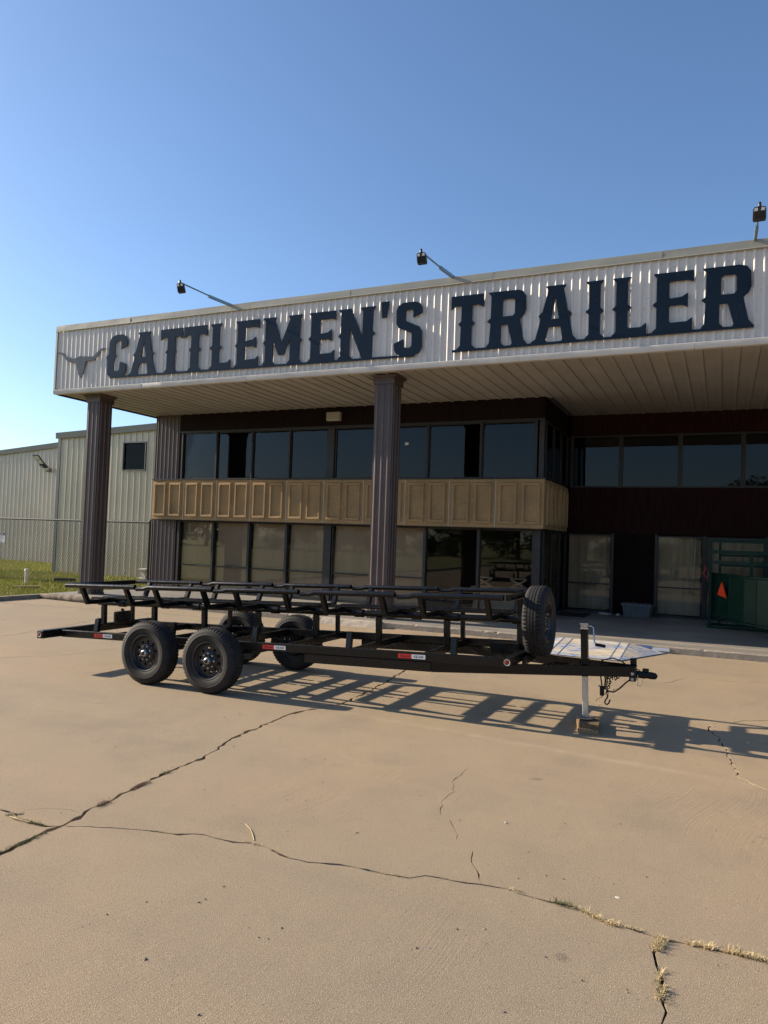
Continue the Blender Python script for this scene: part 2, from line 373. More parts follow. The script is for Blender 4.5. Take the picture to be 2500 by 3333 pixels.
# ------------------------------------------------------------------ ground with real cracks
def jag(pts, step, amp, rnd):
    out = []
    for a, b in zip(pts, pts[1:]):
        a, b = Vector(a), Vector(b); L = (b-a).length; n = max(1, int(L/step)); t = (b-a).normalized(); nrm = Vector((-t.y, t.x))
        for k in range(n):
            p = a.lerp(b, k/n)
            if k: p = p+nrm*rnd.uniform(-amp, amp)
            out.append(p)
    out.append(Vector(pts[-1])); return out
CR = {
'A': ([(-3.574,2.787),(-3.573,2.87),(-3.595,3.034),(-3.614,3.234),(-3.6,3.323),(-3.613,3.379),(-3.661,3.55),(-3.662,3.667),(-3.676,3.822),(-3.694,3.968),(-3.717,4.105),(-3.749,4.354),(-3.745,4.502),(-3.746,4.775),(-3.786,4.987),(-3.896,5.455),(-3.945,6.389),(-3.857,6.763),(-3.722,7.159),(-3.77,8.025),(-3.867,8.771),(-3.951,9.467),(-3.93,11.2),(-3.95,13.6)], .03, .012),
'B': ([(-3.594,3.318),(-3.557,3.328),(-3.343,3.43),(-3.109,3.511),(-2.959,3.541),(-2.787,3.627),(-2.712,3.619),(-2.567,3.625),(-2.437,3.672),(-2.303,3.639),(-2.172,3.601),(-2.055,3.606),(-1.885,3.668),(-1.722,3.684),(-1.627,3.684),(-1.55,3.696),(-1.487,3.706),(-1.422,3.776),(-1.347,3.787),(-1.27,3.791),(-1.132,3.822),(-0.994,3.84),(-0.879,3.818),(-0.77,3.81),(-0.634,3.818),(-0.547,3.763),(-0.478,3.739),(-0.393,3.738),(-0.329,3.726),(-0.246,3.714),(-0.186,3.713),(-0.108,3.722),(-0.021,3.726),(0.045,3.73),(0.12,3.733),(0.265,3.736),(1.2,3.76),(3.4,3.7)], .013, .006),
'C': ([(-3.594,3.318),(-3.674,3.261),(-3.8,3.25),(-3.92,3.266),(-4.002,3.307),(-4.141,3.308),(-4.255,3.297),(-5.1,3.33),(-7,3.2)], .012, .008),
'C2': ([(-4.012,3.315),(-3.984,3.385),(-3.918,3.47),(-3.772,3.522),(-3.655,3.508)], .005, .003),
'D': ([(-0.241,3.712),(-0.25,3.571),(-0.227,3.462),(-0.202,3.363),(-0.2,3.275),(-0.186,3.199),(-0.17,3.151),(-0.181,3.063),(-0.182,2.972),(-.2,2.2),(-.16,1.2)], .016, .007),
'E': ([(-1.815,5.68),(-1.814,5.45),(-1.807,5.299),(-1.725,5.114),(-1.74,4.915),(-1.664,4.661),(-1.576,4.597),(-1.511,4.48),(-1.452,4.389),(-1.433,4.3)], .006, .008),
'E2': ([(-1.297,4.207),(-1.255,4.055),(-1.203,3.984),(-1.158,3.883),(-1.127,3.825)], .006, .006),
'F': ([(-0.104,8.405),(-0.056,8.038),(0.002,7.807),(0.068,7.479),(0.091,7.158),(0.113,6.923),(0.15,6.592),(0.253,6.461),(0.402,6.311),(1.2,6.0)], .016, .02),
'G': ([(2.4,9.3),(0.569,9.072),(0.472,8.986),(0.227,8.812),(0.119,8.624),(-0.09,8.452)], .014, .015),
'H': ([(2.0,11.7),(0.719,11.585),(0.6,11.541),(0.088,11.319),(-0.432,11.23),(-0.591,10.778),(-0.786,10.449)], .008, .02),
'I': ([(-10.672,7.9),(-10.673,8.356),(-10.691,8.79),(-10.838,9.239),(-10.843,9.368),(-10.939,9.772),(-11.236,10.835),(-11.3,13.5)], .012, .02),
'J': ([(-9.2,6.6),(-8.947,7.022),(-8.682,7.338),(-8.462,7.584),(-8.406,7.874),(-8.399,8.227),(-8.341,8.735)], .009, .02),
'K': ([(-15.6,12.045),(-15.455,12.052),(-13.954,12.227),(-12.626,12.483),(-12.064,12.582),(-8,13.0)], .02, .006),
'M': ([(-1.244,8.627),(-1.29,9.185),(-1.264,9.527),(-1.119,10.219)], .008, .03),
}
def build_ground():
    rnd = random.Random(3)
    gx0, gx1, gy0, gy1 = -15.72, 45.0, -35.0, 13.70
    V = [Vector((gx0,gy0)), Vector((gx1,gy0)), Vector((gx1,gy1)), Vector((gx0,gy1))]; F = [[0,1,2,3]]
    for k, (pts, w, amp) in CR.items():
        P = jag(pts, .05 if k not in 'GHIJKM' else .12, amp*1.5, rnd); n = len(P); lft, rgt = [], []
        for i, p in enumerate(P):
            t = (P[min(i+1, n-1)]-P[max(i-1, 0)]).normalized(); nn = Vector((-t.y, t.x))
            ww = w*rnd.choice((.35,.6,.8,.9,1.0,1.2,1.7))*rnd.uniform(.8,1.15)*(.15 if i in (0, n-1) else 1)/2
            lft.append(p+nn*ww); rgt.append(p-nn*ww)
        lp = rgt+lft[::-1]; i0 = len(V); V += lp; F.append(list(range(i0, i0+len(lp))))
    vo, eo, fo, _, _, of = delaunay_2d_cdt(V, [], F, 0, 1e-5)
    crack = [any(q > 0 for q in s) for s in of]
    mb = MB(); mb.v = [(v.x, v.y, 0.0) for v in vo]; nv = len(mb.v)
    edges = {}
    for f, c in zip(fo, crack):
        if not c: mb.f.append(tuple(f))
        for a, b in zip(f, list(f[1:])+[f[0]]): edges.setdefault((min(a, b), max(a, b)), []).append((c, a, b))
    low = {}
    def lw(i):
        if i not in low: low[i] = len(mb.v); mb.v.append((vo[i].x, vo[i].y, -.035))
        return low[i]
    for k, L in edges.items():
        if len(L) == 2 and L[0][0] != L[1][0]:
            c, a, b = [q for q in L if not q[0]][0]
            mb.f.append((b, a, lw(a), lw(b)))
    o = obj('concrete_yard', mb, 'concrete', fix=False); tag(o, kind='structure')
    d = MB(); d.quad((gx0+.1,gy0+.1,-.028),(gx1-.1,gy0+.1,-.028),(gx1-.1,gy1-.1,-.028),(gx0+.1,gy1-.1,-.028))
    tag(obj('soil_bed', d, 'dirt'), kind='structure')
build_ground()
t = MB()     # terrain to the horizon, with the yard cut out of it
for x0, x1, y0, y1 in ((-900,-15.86,-900,900), (-15.86,45.0,13.71,900), (45.0,900,-900,900), (-15.86,45.0,-900,-35.0)):
    t.quad((x0,y0,-.05),(x1,y0,-.05),(x1,y1,-.05),(x0,y1,-.05))
tag(obj('terrain', t, 'lawnmat'), kind='structure')
def rough_block(x0, x1, y0, y1, z0, z1, step, amp, rnd, chip=0):   # long concrete block with worn front top edge
    mb = MB(); n = max(2, int((x1-x0)/step)); prev = None
    for i in range(n+1):
        x = x0+(x1-x0)*i/n; d = rnd.uniform(0, amp); e = rnd.uniform(0, amp)
        if chip and rnd.random() < chip: d += rnd.uniform(.01, .03); e += rnd.uniform(.01, .03)
        ring = [(x,y1,z0),(x,y0+rnd.uniform(0,amp*.5),z0),(x,y0,z1-.012-e),(x,y0+.012+d,z1),(x,y1,z1)]
        k = len(mb.v); mb.v += ring
        if prev is not None:
            for j in range(4): mb.f.append((prev+j, k+j, k+j+1, prev+j+1))
        else: mb.f.append((k,k+1,k+2,k+3,k+4))
        prev = k
    mb.f.append((prev+4,prev+3,prev+2,prev+1,prev)); return mb
rn = random.Random(11)
pf = rough_block(-15.7, 12.0, 13.65, 14.4, -.05, .115, .06, .006, rn, .05)
tag(obj('porch_kerb', pf, 'kerb'), kind='structure')
pf = MB(); n0 = 0
pf.hexa([(-15.7,13.80,-.05),(12,13.80,-.05),(12,20.3,-.05),(-15.7,20.3,-.05),(-15.7,13.80,.119),(12,13.80,.119),(12,20.3,.055),(-15.7,20.3,.055)])
tag(obj('porch_floor', pf, 'porch'), kind='structure')
# access ramp with flared sides, worn paint and dark grooves
ra = MB()
A, B, C, D = (-2.62,12.24,.006), (-1.45,12.22,.006), (-1.45,13.66,.1215), (-2.62,13.66,.1215)
ra.quad(A, B, C, D); ra.quad((-2.62,12.24,-.02),(-1.45,12.22,-.02),B,A)
ra.poly([B, (-.86,13.66,.006), C]); ra.poly([A, D, (-3.21,13.66,.006)])
rp = tag(obj('access_ramp', ra, 'ramp', fix=False), kind='structure')
def rz(x, y): return .006+(y-12.23)/1.43*.1155
for x in (-2.60, -2.44, -1.62, -1.465):
    g = MB(); g.quad((x-.008,12.27,rz(x,12.27)+.004),(x+.008,12.27,rz(x,12.27)+.004),(x+.008,13.64,rz(x,13.64)+.004),(x-.008,13.64,rz(x,13.64)+.004)); obj('groove_line', g, 'blue_paint', rp)
g = MB(); g.bar((-1.45,12.215,.012),(-.85,13.66,.012),.03,.004); obj('edge_line', g, 'blue_paint', rp)
g = MB(); g.bar((-2.62,12.225,.010),(-1.46,12.205,.010),.025,.004); obj('edge_line', g, 'blue_paint', rp)
g = MB(); g.box(-1.08,-.80,13.632,13.648,.035,.085); obj('painted_kerb_face', g, 'sign_white', rp)
g = MB(); g.box(-1.36,-1.09,13.634,13.648,.07,.112); obj('painted_kerb_face', g, 'blue_paint', rp)
# lawn kerb, wheel stop, broken kerb log
lk = MB(); lk.bevbox(-15.86,-15.72,-20,14.9,-.08,.10,.012); tag(obj('lawn_kerb', lk, 'kerb'), kind='structure')
ws = MB()
for x0, x1 in ((-7.62,-6.17),):
    sec = [(13.44,0),(13.47,.06),(13.50,.115),(13.57,.125),(13.63,.11),(13.645,0)]
    k = 14; pr = None; rr = random.Random(4)
    for i in range(k+1):
        x = x0+(x1-x0)*i/k; b = len(ws.v); sl = .04 if i == k else (-.03 if i == 0 else 0)
        ws.v += [(x-(z/.12)*sl+rr.uniform(-.004,.004), y+rr.uniform(-.004,.004), max(0,z+rr.uniform(-.004,.004)) if z else 0) for y, z in sec]
        if pr is not None:
            for j in range(5): ws.f.append((pr+j, b+j, b+j+1, pr+j+1))
        pr = b
    ws.f.append(tuple(range(6))); ws.f.append(tuple(pr+5-j for j in range(6)))
tag(obj('wheel_stop', ws, 'wheelstop'), 'worn concrete wheel stop lying against the porch kerb behind the trailer', 'wheel stop')
lg = MB(); rr = random.Random(9); path = []; rad = []
for i in range(26):
    f = i/25; path.append((-15.70+f*1.85, 13.42-.12*f+rr.uniform(-.015,.015), .065+rr.uniform(-.006,.006))); rad.append(.085*(.75+.25*min(1, f*6))*rr.uniform(.88,1.1))
lg.tube(path, .08, 9, radii=rad)
tag(obj('broken_kerb', lg, 'logmat', smooth=60), 'rough grey broken kerb piece lying in front of the corner column', 'kerb stone')

# ------------------------------------------------------------------ main building
bld = empty('commercial_building', (-8, 17, 0), 'two storey storefront with brown columns and ribbed white canopy fascia', 'building')
FX0, FX1, FY, ZS, ZT = -15.98, 11.0, 13.75, 5.30, 7.08
RW = 9.0   # right end of the recessed wall
b = MB(); b.box(FX0+.02, FX1, FY+.06, 26.0, ZS+.06, ZT-.03); obj('canopy_roof', b, 'roofdark', bld)
def ribbed(x0, x1, z0, z1, y, pitch, rw, rh, fl, minor=True):     # ribs stand out towards -y
    mb = MB(); pts = [(x0, y)]
    k = 0; x = x0+pitch*.55
    while x+rw+fl < x1:
        pts += [(x-rw/2-fl, y), (x-rw/2, y-rh), (x+rw/2, y-rh), (x+rw/2+fl, y)]
        x += pitch
    pts.append((x1, y))
    for (xa, ya), (xb, yb) in zip(pts, pts[1:]): mb.quad((xa,ya,z0),(xb,yb,z0),(xb,yb,z1),(xa,ya,z1))
    return mb
obj('fascia_cladding', ribbed(FX0+.01, FX1, ZS+.10, ZT-.13, FY, .1524, .014, .020, .030), 'fascia', bld, fix=False)
b = MB(); b.box(FX0, FX0+.05, FY+.001, 17.65, ZS+.002, ZT-.13); obj('fascia_return', b, 'fascia', bld)
b = MB(); b.box(FX0-.02, FX0+.035, FY-.035, FY+.03, ZS+.02, ZT-.13); obj('corner_flashing', b, 'coping', bld)
# coping in lengths, leaning back a little, with a bright drip lip
xs = [FX0-.02, -13.45, -10.38, -7.3, -4.16, -1.05, 2.0, 5.0, 8.0, FX1]
for xa, xb in zip(xs, xs[1:]):
    m = MB(); n = 10; pr = None; rr = random.Random(int(xa*100) & 255)
    for i in range(n+1):
        x = xa+.003+(xb-xa-.006)*i/n; w = rr.uniform(-.007, .007)
        k = len(m.v); m.v += [(x,FY-.042,ZT-.150),(x,FY-.052,ZT-.138+w*.3),(x,FY-.036,ZT-.125),(x,FY-.037+w,ZT-.06),(x,FY-.036,ZT+.012),(x,FY-.03,ZT+.016),(x,FY+.30,ZT+.018)]
        if pr is not None:
            for j in range(6): m.f.append((pr+j, k+j, k+j+1, pr+j+1))
        pr = k
    obj('coping', m, 'coping', bld, fix=False, smooth=35)
b = MB()
xs = [FX0-.01, -13.0, -9.9, -6.75, -3.6, -.5, 2.6, 6.0, FX1]
for xa, xb in zip(xs, xs[1:]):
    m = MB(); n = 14; pr = None; rr = random.Random(int(xa*77) & 255)
    for i in range(n+1):
        x = xa+.002+(xb-xa-.004)*i/n; w = rr.uniform(-.006, .006)
        k = len(m.v); m.v += [(x,FY-.034,ZS+.105),(x,FY-.044+w,ZS+.098),(x,FY-.040+w,ZS+.012),(x,FY-.030,ZS-.008+w*.5),(x,FY+.08,ZS-.008)]
        if pr is not None:
            for j in range(4): m.f.append((pr+j, k+j, k+j+1, pr+j+1))
        pr = k
    obj('drip_trim', m, 'trim_white', bld, fix=False, smooth=40)
# soffit, panel by panel
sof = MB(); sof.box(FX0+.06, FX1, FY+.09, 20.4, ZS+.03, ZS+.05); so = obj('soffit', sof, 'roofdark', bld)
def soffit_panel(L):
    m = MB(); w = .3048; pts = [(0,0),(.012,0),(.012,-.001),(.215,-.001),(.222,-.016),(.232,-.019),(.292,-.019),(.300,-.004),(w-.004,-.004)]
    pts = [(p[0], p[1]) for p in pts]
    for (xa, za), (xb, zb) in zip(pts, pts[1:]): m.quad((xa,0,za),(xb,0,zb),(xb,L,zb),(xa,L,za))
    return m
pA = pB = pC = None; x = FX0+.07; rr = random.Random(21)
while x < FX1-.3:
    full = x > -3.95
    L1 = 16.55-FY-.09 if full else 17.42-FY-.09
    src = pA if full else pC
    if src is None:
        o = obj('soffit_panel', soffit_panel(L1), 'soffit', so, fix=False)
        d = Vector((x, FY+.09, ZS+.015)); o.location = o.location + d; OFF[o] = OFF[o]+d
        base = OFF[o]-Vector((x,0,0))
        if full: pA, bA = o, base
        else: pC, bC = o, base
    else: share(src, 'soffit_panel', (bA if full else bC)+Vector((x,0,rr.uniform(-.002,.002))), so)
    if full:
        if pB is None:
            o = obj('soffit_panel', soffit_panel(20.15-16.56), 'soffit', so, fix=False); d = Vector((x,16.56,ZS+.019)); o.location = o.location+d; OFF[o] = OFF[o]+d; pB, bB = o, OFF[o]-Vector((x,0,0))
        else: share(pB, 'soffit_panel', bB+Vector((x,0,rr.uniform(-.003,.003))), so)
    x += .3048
b = MB(); b.box(FX0+.004, FX0+.07, FY+.08, 17.60, ZS-.02, ZS+.03); obj('soffit_edge', b, 'darkwood', bld)

# columns
def ribbed_loop(x0, x1, y0, y1, z0, z1, nf, ns):      # clad rectangular column, ribs on all four faces
    pts = []
    def side(a, bb, n):
        a, bb = Vector(a), Vector(bb); t = (bb-a).normalized(); nn = Vector((t.y, -t.x)); L = (bb-a).length
        pts.append(tuple(a))
        for i in range(n):
            c = a+t*L*(i+.5+ (0 if n > 1 else 0))/n
            for dx, dn in ((-.034,0),(-.010,.018),(.010,.018),(.034,0)): pts.append(tuple(c+t*dx+nn*dn))
    side((x0,y0),(x1,y0),nf); side((x1,y0),(x1,y1),ns); side((x1,y1),(x0,y1),nf); side((x0,y1),(x0,y0),ns)
    m = MB()
    for p, q in zip(pts, pts[1:]+pts[:1]): m.quad((p[0],p[1],z0),(q[0],q[1],z0),(q[0],q[1],z1),(p[0],p[1],z1))
    return m
for cx in (-14.95, -6.605, 1.74):
    w = .215; y0, y1 = 14.10, 14.53
    cap = MB(); cap.box(cx-w-.03,cx+w+.03,y0-.03,y1+.03,5.10,5.235)
    cap.hexa([(cx-w-.03,y0-.03,5.236),(cx+w+.03,y0-.03,5.236),(cx+w+.03,y1+.03,5.236),(cx-w-.03,y1+.03,5.236),(cx-w-.10,y0-.10,5.283),(cx+w+.10,y0-.10,5.283),(cx+w+.10,y1+.10,5.283),(cx-w-.10,y1+.10,5.283)])
    c = obj('column', ribbed_loop(cx-w, cx+w, y0, y1, .10, 5.11, 3, 3), 'brown_metal', bld)
    obj('column_cap', cap, 'brown_metal', c)
    bs = MB(); bs.box(cx-w-.012,cx+w+.012,y0-.012,y1+.012,.09,.16); obj('column_base', bs, 'brown_metal', c)

WY = 17.30
def board_wall(name, x0, x1, z0, z1, y, mat, w=1.22, th=.04, gro=.2):       # plywood sheets with shallow vertical grooves
    x = x0
    while x < x1-.01:
        xe = min(x+w, x1); m = MB(); m.box(x+.003, xe-.003, y, y+th, z0, z1); o = obj(name, m, mat, bld)
        x = xe
# brown clad corner pier
obj('corner_pier', ribbed_loop(-15.70,-14.80,17.30,17.75,.05,5.30,6,3), 'brown_metal', bld)
b = MB(); b.box(-15.72,-15.60,17.30,26,.0,5.34); obj('side_wall', b, 'brown_metal', bld)
board_wall('wood_panel', -14.80, -3.87, 4.77, 5.31, WY, 'darkwood')
def hwall(name, xa, ya, xb, yb, z0, z1, th, mat):   # wall sheet between two plan points
    m = MB(); m.bar((xa,ya,(z0+z1)/2),(xb,yb,(z0+z1)/2),th,z1-z0); return obj(name, m, mat, bld)
hwall('wood_panel', -3.89, 17.34, -3.89, 20.1, 4.77, 5.31, .04, 'darkwood')
board_wall('wood_panel', -3.87, RW, 4.77, 5.31, 20.1, 'redwood')
board_wall('wood_panel', -3.87, RW, 2.16, 3.37, 20.1, 'redwood')

def window(x0, x1, z0, z1, y, gl, fw=.035, depth=.07, head=None):
    m = MB()
    m.box(x0,x1,y,y+depth,z1-fw,z1); m.box(x0,x1,y,y+depth,z0,z0+fw)
    m.box(x0,x0+fw,y+.002,y+depth-.002,z0+fw,z1-fw); m.box(x1-fw,x1,y+.002,y+depth-.002,z0+fw,z1-fw)
    f = obj('window', m, 'frame_dark', bld)
    p = MB(); p.box(x0+fw,x1-fw,y+.035,y+.041,z0+fw,z1-fw); obj('pane', p, gl, f)
    return f
MU = [-14.68,-13.43,-12.18,-10.93,-9.72,-8.28,-6.83,-5.42,-4.06]
rr = random.Random(5)
for i in range(8):
    xa, xb = MU[i], MU[i+1]
    if i == 4: xa = -9.52
    f = window(xa+.012, xb-.012, 3.37, 4.755, WY+.02, 'glass_dark')
    # boards standing behind the upper panes, with dark gaps between them
    if i == 0: bs = [(xa+.08, xb-.52, 0), (xb-.50, xb-.05, -.02)]
    elif i == 1: bs = [(xa+.45, xb-.05, 0)]
    elif i == 6: bs = [(xa+.06, xa+.66, 0), (xb-.26, xb-.04, .01)]
    else: bs = [(xa+.05, xb-.05, rr.uniform(0, .02))]
    for x0, x1, dy in bs:
        m = MB(); m.box(x0, x1, WY+.13+dy, WY+.145+dy, 3.42, 4.60+dy); obj('backing_board', m, 'board', f)
for i in range(9):
    x = MU[i]; w = .05 if i in (0, 8) else .045
    m = MB()
    if i == 4: m.box(-9.72,-9.52,WY-.02,WY+.10,3.36,4.77)
    else: m.box(x-w/2,x+w/2,WY-.015,WY+.10,3.36,4.77)
    obj('mullion', m, 'frame_dark', bld)
b = MB(); b.box(-14.80,-3.87,WY-.02,WY+.10,4.757,4.80); obj('window_head', b, 'frame_dark', bld)
b = MB(); b.box(-3.99,-3.87,WY-.01,WY+.12,3.36,4.757); obj('corner_post', b, 'frame_dark', bld)
b = MB(); b.box(-14.80,-14.70,WY+.002,WY+.11,3.36,4.757); obj('jamb', b, 'darkwood', bld)
# lower windows with blinds
for i in range(8):
    xa, xb = MU[i], MU[i+1]
    if i == 4: xa = -9.52
    f = window(xa+.012, xb-.012, .11, 2.14, WY+.02, 'glass')
    if i < 6:
        m = MB(); nn = 12
        for k in range(nn):
            u0, u1 = k/nn, (k+1)/nn; X0, X1 = xa+.05+(xb-xa-.1)*u0, xa+.05+(xb-xa-.1)*u1
            d0 = .018*math.sin(u0*11+i); d1 = .018*math.sin(u1*11+i)
            m.quad((X0,WY+.17+d0,.13),(X1,WY+.17+d1,.13),(X1,WY+.17+d1*.3,2.12),(X0,WY+.17+d0*.3,2.12))
        obj('roller_blind', m, 'blind', f, fix=False, smooth=60)
        m = MB(); m.box(xa+.03, xb-.03, WY+.045, WY+.085, .825, .865); obj('push_rail', m, 'frame_dark', f)
for i in range(9):
    x = MU[i]; m = MB()
    if i == 4: m.box(-9.72,-9.52,WY-.02,WY+.10,.06,2.15)
    elif i == 8: m.box(-4.06,-3.90,WY-.02,WY+.12,.06,2.15)
    else: m.box(x-.035,x+.035,WY-.02,WY+.10,.06,2.15)
    obj('mullion', m, 'frame_dark', bld)
b = MB(); b.box(-14.80,-14.70,WY+.002,WY+.11,.06,2.15); obj('jamb', b, 'darkwood', bld)
b = MB(); b.box(-14.80,-3.90,WY-.03,WY+.11,.05,.112); obj('window_sill', b, 'frame_dark', bld)
# display things inside the glass corner
# interior shell
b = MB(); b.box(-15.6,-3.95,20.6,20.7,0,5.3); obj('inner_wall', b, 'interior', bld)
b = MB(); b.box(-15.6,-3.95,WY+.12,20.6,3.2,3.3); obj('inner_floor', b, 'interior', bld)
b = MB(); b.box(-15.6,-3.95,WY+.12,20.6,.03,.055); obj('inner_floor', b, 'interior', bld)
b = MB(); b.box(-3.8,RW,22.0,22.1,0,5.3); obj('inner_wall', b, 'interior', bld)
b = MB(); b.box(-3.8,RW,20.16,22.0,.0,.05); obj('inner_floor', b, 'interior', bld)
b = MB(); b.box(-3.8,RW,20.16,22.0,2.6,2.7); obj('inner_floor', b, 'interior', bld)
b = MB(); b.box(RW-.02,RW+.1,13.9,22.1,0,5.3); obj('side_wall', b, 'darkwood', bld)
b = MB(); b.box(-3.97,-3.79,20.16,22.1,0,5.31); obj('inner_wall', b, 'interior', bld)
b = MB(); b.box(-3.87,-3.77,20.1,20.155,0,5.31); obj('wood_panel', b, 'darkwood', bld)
# side windows of the bay
for z0, z1, gl in ((3.37,4.757,'glass_dark'), (.10,2.14,'glass')):
    for ya, yb in ((17.44,18.3),(18.34,19.2),(19.24,20.06)):
        m = MB(); x = -3.90
        m.box(x,x+.06,ya,yb,z1-.035,z1); m.box(x,x+.06,ya,yb,z0,z0+.035); m.box(x+.002,x+.058,ya,ya+.035,z0+.035,z1-.035); m.box(x+.002,x+.058,yb-.035,yb,z0+.035,z1-.035)
        f = obj('window', m, 'frame_dark', bld)
        p = MB(); p.box(x+.025,x+.031,ya+.035,yb-.035,z0+.035,z1-.035); obj('pane', p, gl, f)
# stucco spandrel band: ten cast panels with two raised frames each
def cast_panel(L, zlo, zhi, frames):
    m = MB(); m.bevbox(0, L, 0, .22, zlo, zhi, .008)
    for fx, fw in frames:
        z0, z1 = zlo+.085, zhi-.08; bw = .085; p = -.045
        xo0, xo1 = fx, fx+fw
        def ring(x, z, y): return (x, y, z)
        O = [(xo0,z0),(xo1,z0),(xo1,z1),(xo0,z1)]; T1 = [(xo0+.028,z0+.02),(xo1-.028,z0+.02),(xo1-.028,z1-.02),(xo0+.028,z1-.02)]
        T2 = [(xo0+bw-.022,z0+bw-.015),(xo1-bw+.022,z0+bw-.015),(xo1-bw+.022,z1-bw+.015),(xo0+bw-.022,z1-bw+.015)]; I = [(xo0+bw,z0+bw),(xo1-bw,z0+bw),(xo1-bw,z1-bw),(xo0+bw,z1-bw)]
        for (A_, ya), (B_, yb) in zip(((O,.001),(T1,p),(T2,p)), ((T1,p),(T2,p),(I,.001))):
            for k in range(4):
                a, bb, c, d = A_[k], A_[(k+1) % 4], B_[(k+1) % 4], B_[k]
                m.quad((a[0],ya,a[1]),(bb[0],ya,bb[1]),(c[0],yb,c[1]),(d[0],yb,d[1]))
    return m
band = MB(); band.box(-15.44,-3.80,17.02,17.26,2.19,3.29); bo = obj('spandrel_band', band, 'stucco', bld)
proto = None
for i in range(10):
    x = -15.47+i*1.1705
    if proto is None:
        o = obj('cast_panel', cast_panel(1.158, 2.165, 3.325, [(.07,.46),(.63,.46)]), 'stucco', bo, fix=False)
        d = Vector((x+.006, 16.99, 0)); o.location = o.location+d; OFF[o] = OFF[o]+d; proto = o; base = OFF[o]-Vector((x,0,0))
    else: share(proto, 'cast_panel', base+Vector((x,0,0)), bo)
    if i:
        m = MB(); m.box(x-.006,x+.006,16.985,17.0,2.17,3.32); obj('joint_strip', m, 'joint_white', bo)
m = cast_panel(2.62, 2.165, 3.325, [(.08+k*.505,.43) for k in range(5)])
m.v = [(-y, x, z) for x, y, z in m.v]
m.v = [(-3.765+p[0], 17.155+p[1], p[2]) for p in m.v]; obj('cast_panel', m, 'stucco', bo)
b = MB(); b.box(-15.50,-3.74,16.96,17.30,3.328,3.352); obj('band_cap', b, 'frame_dark', bo)
b = MB(); b.box(-15.46,-3.78,17.0,17.30,2.150,2.163); obj('band_soffit', b, 'frame_dark', bo)
# recessed wall: upper and lower windows
RM = [-3.75,-2.47,-1.02,.43,1.88,3.33,4.78,6.23,7.68]
for xa, xb in zip(RM, RM[1:]):
    f = window(xa+.015, xb-.015, 3.37, 4.755, 20.11, 'glass_dark', fw=.04)
    m = MB(); m.box(xa+.06, xb-.05, 20.26, 20.275, 3.42, 4.70); obj('backing_board', m, 'board', f)
for x in RM:
    m = MB(); m.box(x-.022,x+.022,20.08,20.2,3.36,4.77); obj('mullion', m, 'frame_dark', bld)
slat0 = None
def vblinds(f, xa, xb, y):
    global slat0, sbase
    x = xa+.05; r_ = random.Random(int(xa*31) & 127)
    while x < xb-.05:
        ang = r_.uniform(-.35, .35)
        if slat0 is None:
            m = MB(); m.box(-.044,.044,-.001,.001,-.99,.99); slat0 = obj('blind_slat', m, 'slat', f); d = Vector((x,y,1.12)); slat0.location = d-OFF[f]; OFF[slat0] = d
        else: share(slat0, 'blind_slat', (x,y,1.12), f, rot=(0,0,ang))
        x += .085
for xa, xb in ((-3.83,-2.64), (-1.53,-.43), (-.37,.95), (1.0,2.3), (3.4,4.6), (4.65,5.9)):
    f = window(xa, xb, .07, 2.13, 20.11, 'glass'); vblinds(f, xa, xb, 20.30)
    m = MB(); m.box(xa+.02, xb-.02, 20.13, 20.17, .80, .835); obj('push_rail', m, 'frame_dark', f)
for x in (-3.86,-2.62,-1.555,-.40,.975,2.32,3.38,4.625,5.92):
    m = MB(); m.box(x-.025,x+.025,20.07,20.2,.05,2.16); obj('mullion', m, 'frame_dark', bld)
# chevron boarded panel beside the entrance
def clip(poly, x0, x1, z0, z1):
    def cut(P, ins, inter):
        out = []
        for a, b_ in zip(P, P[1:]+P[:1]):
            if ins(a):
                out.append(a)
                if not ins(b_): out.append(inter(a, b_))
            elif ins(b_): out.append(inter(a, b_))
        return out
    for ax, v, sgn in ((0,x0,1),(0,x1,-1),(1,z0,1),(1,z1,-1)):
        if not poly: break
        poly = cut(poly, lambda p: (p[ax]-v)*sgn >= 0, lambda a, b_: (lambda t_: (a[0]+(b_[0]-a[0])*t_, a[1]+(b_[1]-a[1])*t_))((v-a[ax])/(b_[ax]-a[ax])))
    return poly
bk = MB(); bk.box(-2.60,-1.57,20.135,20.16,.055,2.16); cv = obj('boarded_panel', bk, 'darkwood', bld)
for hx0, hx1, sg in ((-2.595,-2.09,1), (-2.085,-1.575,-1)):
    for hz0, hz1, sz in ((.06,1.10,-1), (1.105,2.15,1)):
        k = -1.2
        while k < 2.6:
            s_ = sg*sz; c0 = k; c1 = k+.088
            xl, xr = hx0-.1, hx1+.1
            P = [(xl, hz0-.6+c0*1.0+(0 if s_ > 0 else (xr-xl))), (xr, hz0-.6+c0+((xr-xl) if s_ > 0 else 0)), (xr, hz0-.6+c1+((xr-xl) if s_ > 0 else 0)), (xl, hz0-.6+c1+(0 if s_ > 0 else (xr-xl)))]
            P = clip(P, hx0, hx1, hz0, hz1)
            if len(P) >= 3:
                m = MB(); m.poly([(p[0],20.112,p[1]) for p in P]); n = len(P)
                for q in range(n):
                    a, b_ = P[q], P[(q+1) % n]; m.quad((a[0],20.112,a[1]),(b_[0],20.112,b_[1]),(b_[0],20.134,b_[1]),(a[0],20.134,a[1]))
                try: obj('plank', m, 'darkwood', cv)
                except Exception: pass
            k += .096
for xa, xb in ((2.33,3.37), (5.93,RW)):
    board_wall('wood_panel', xa, xb, .05, 2.16, 20.12, 'darkwood')
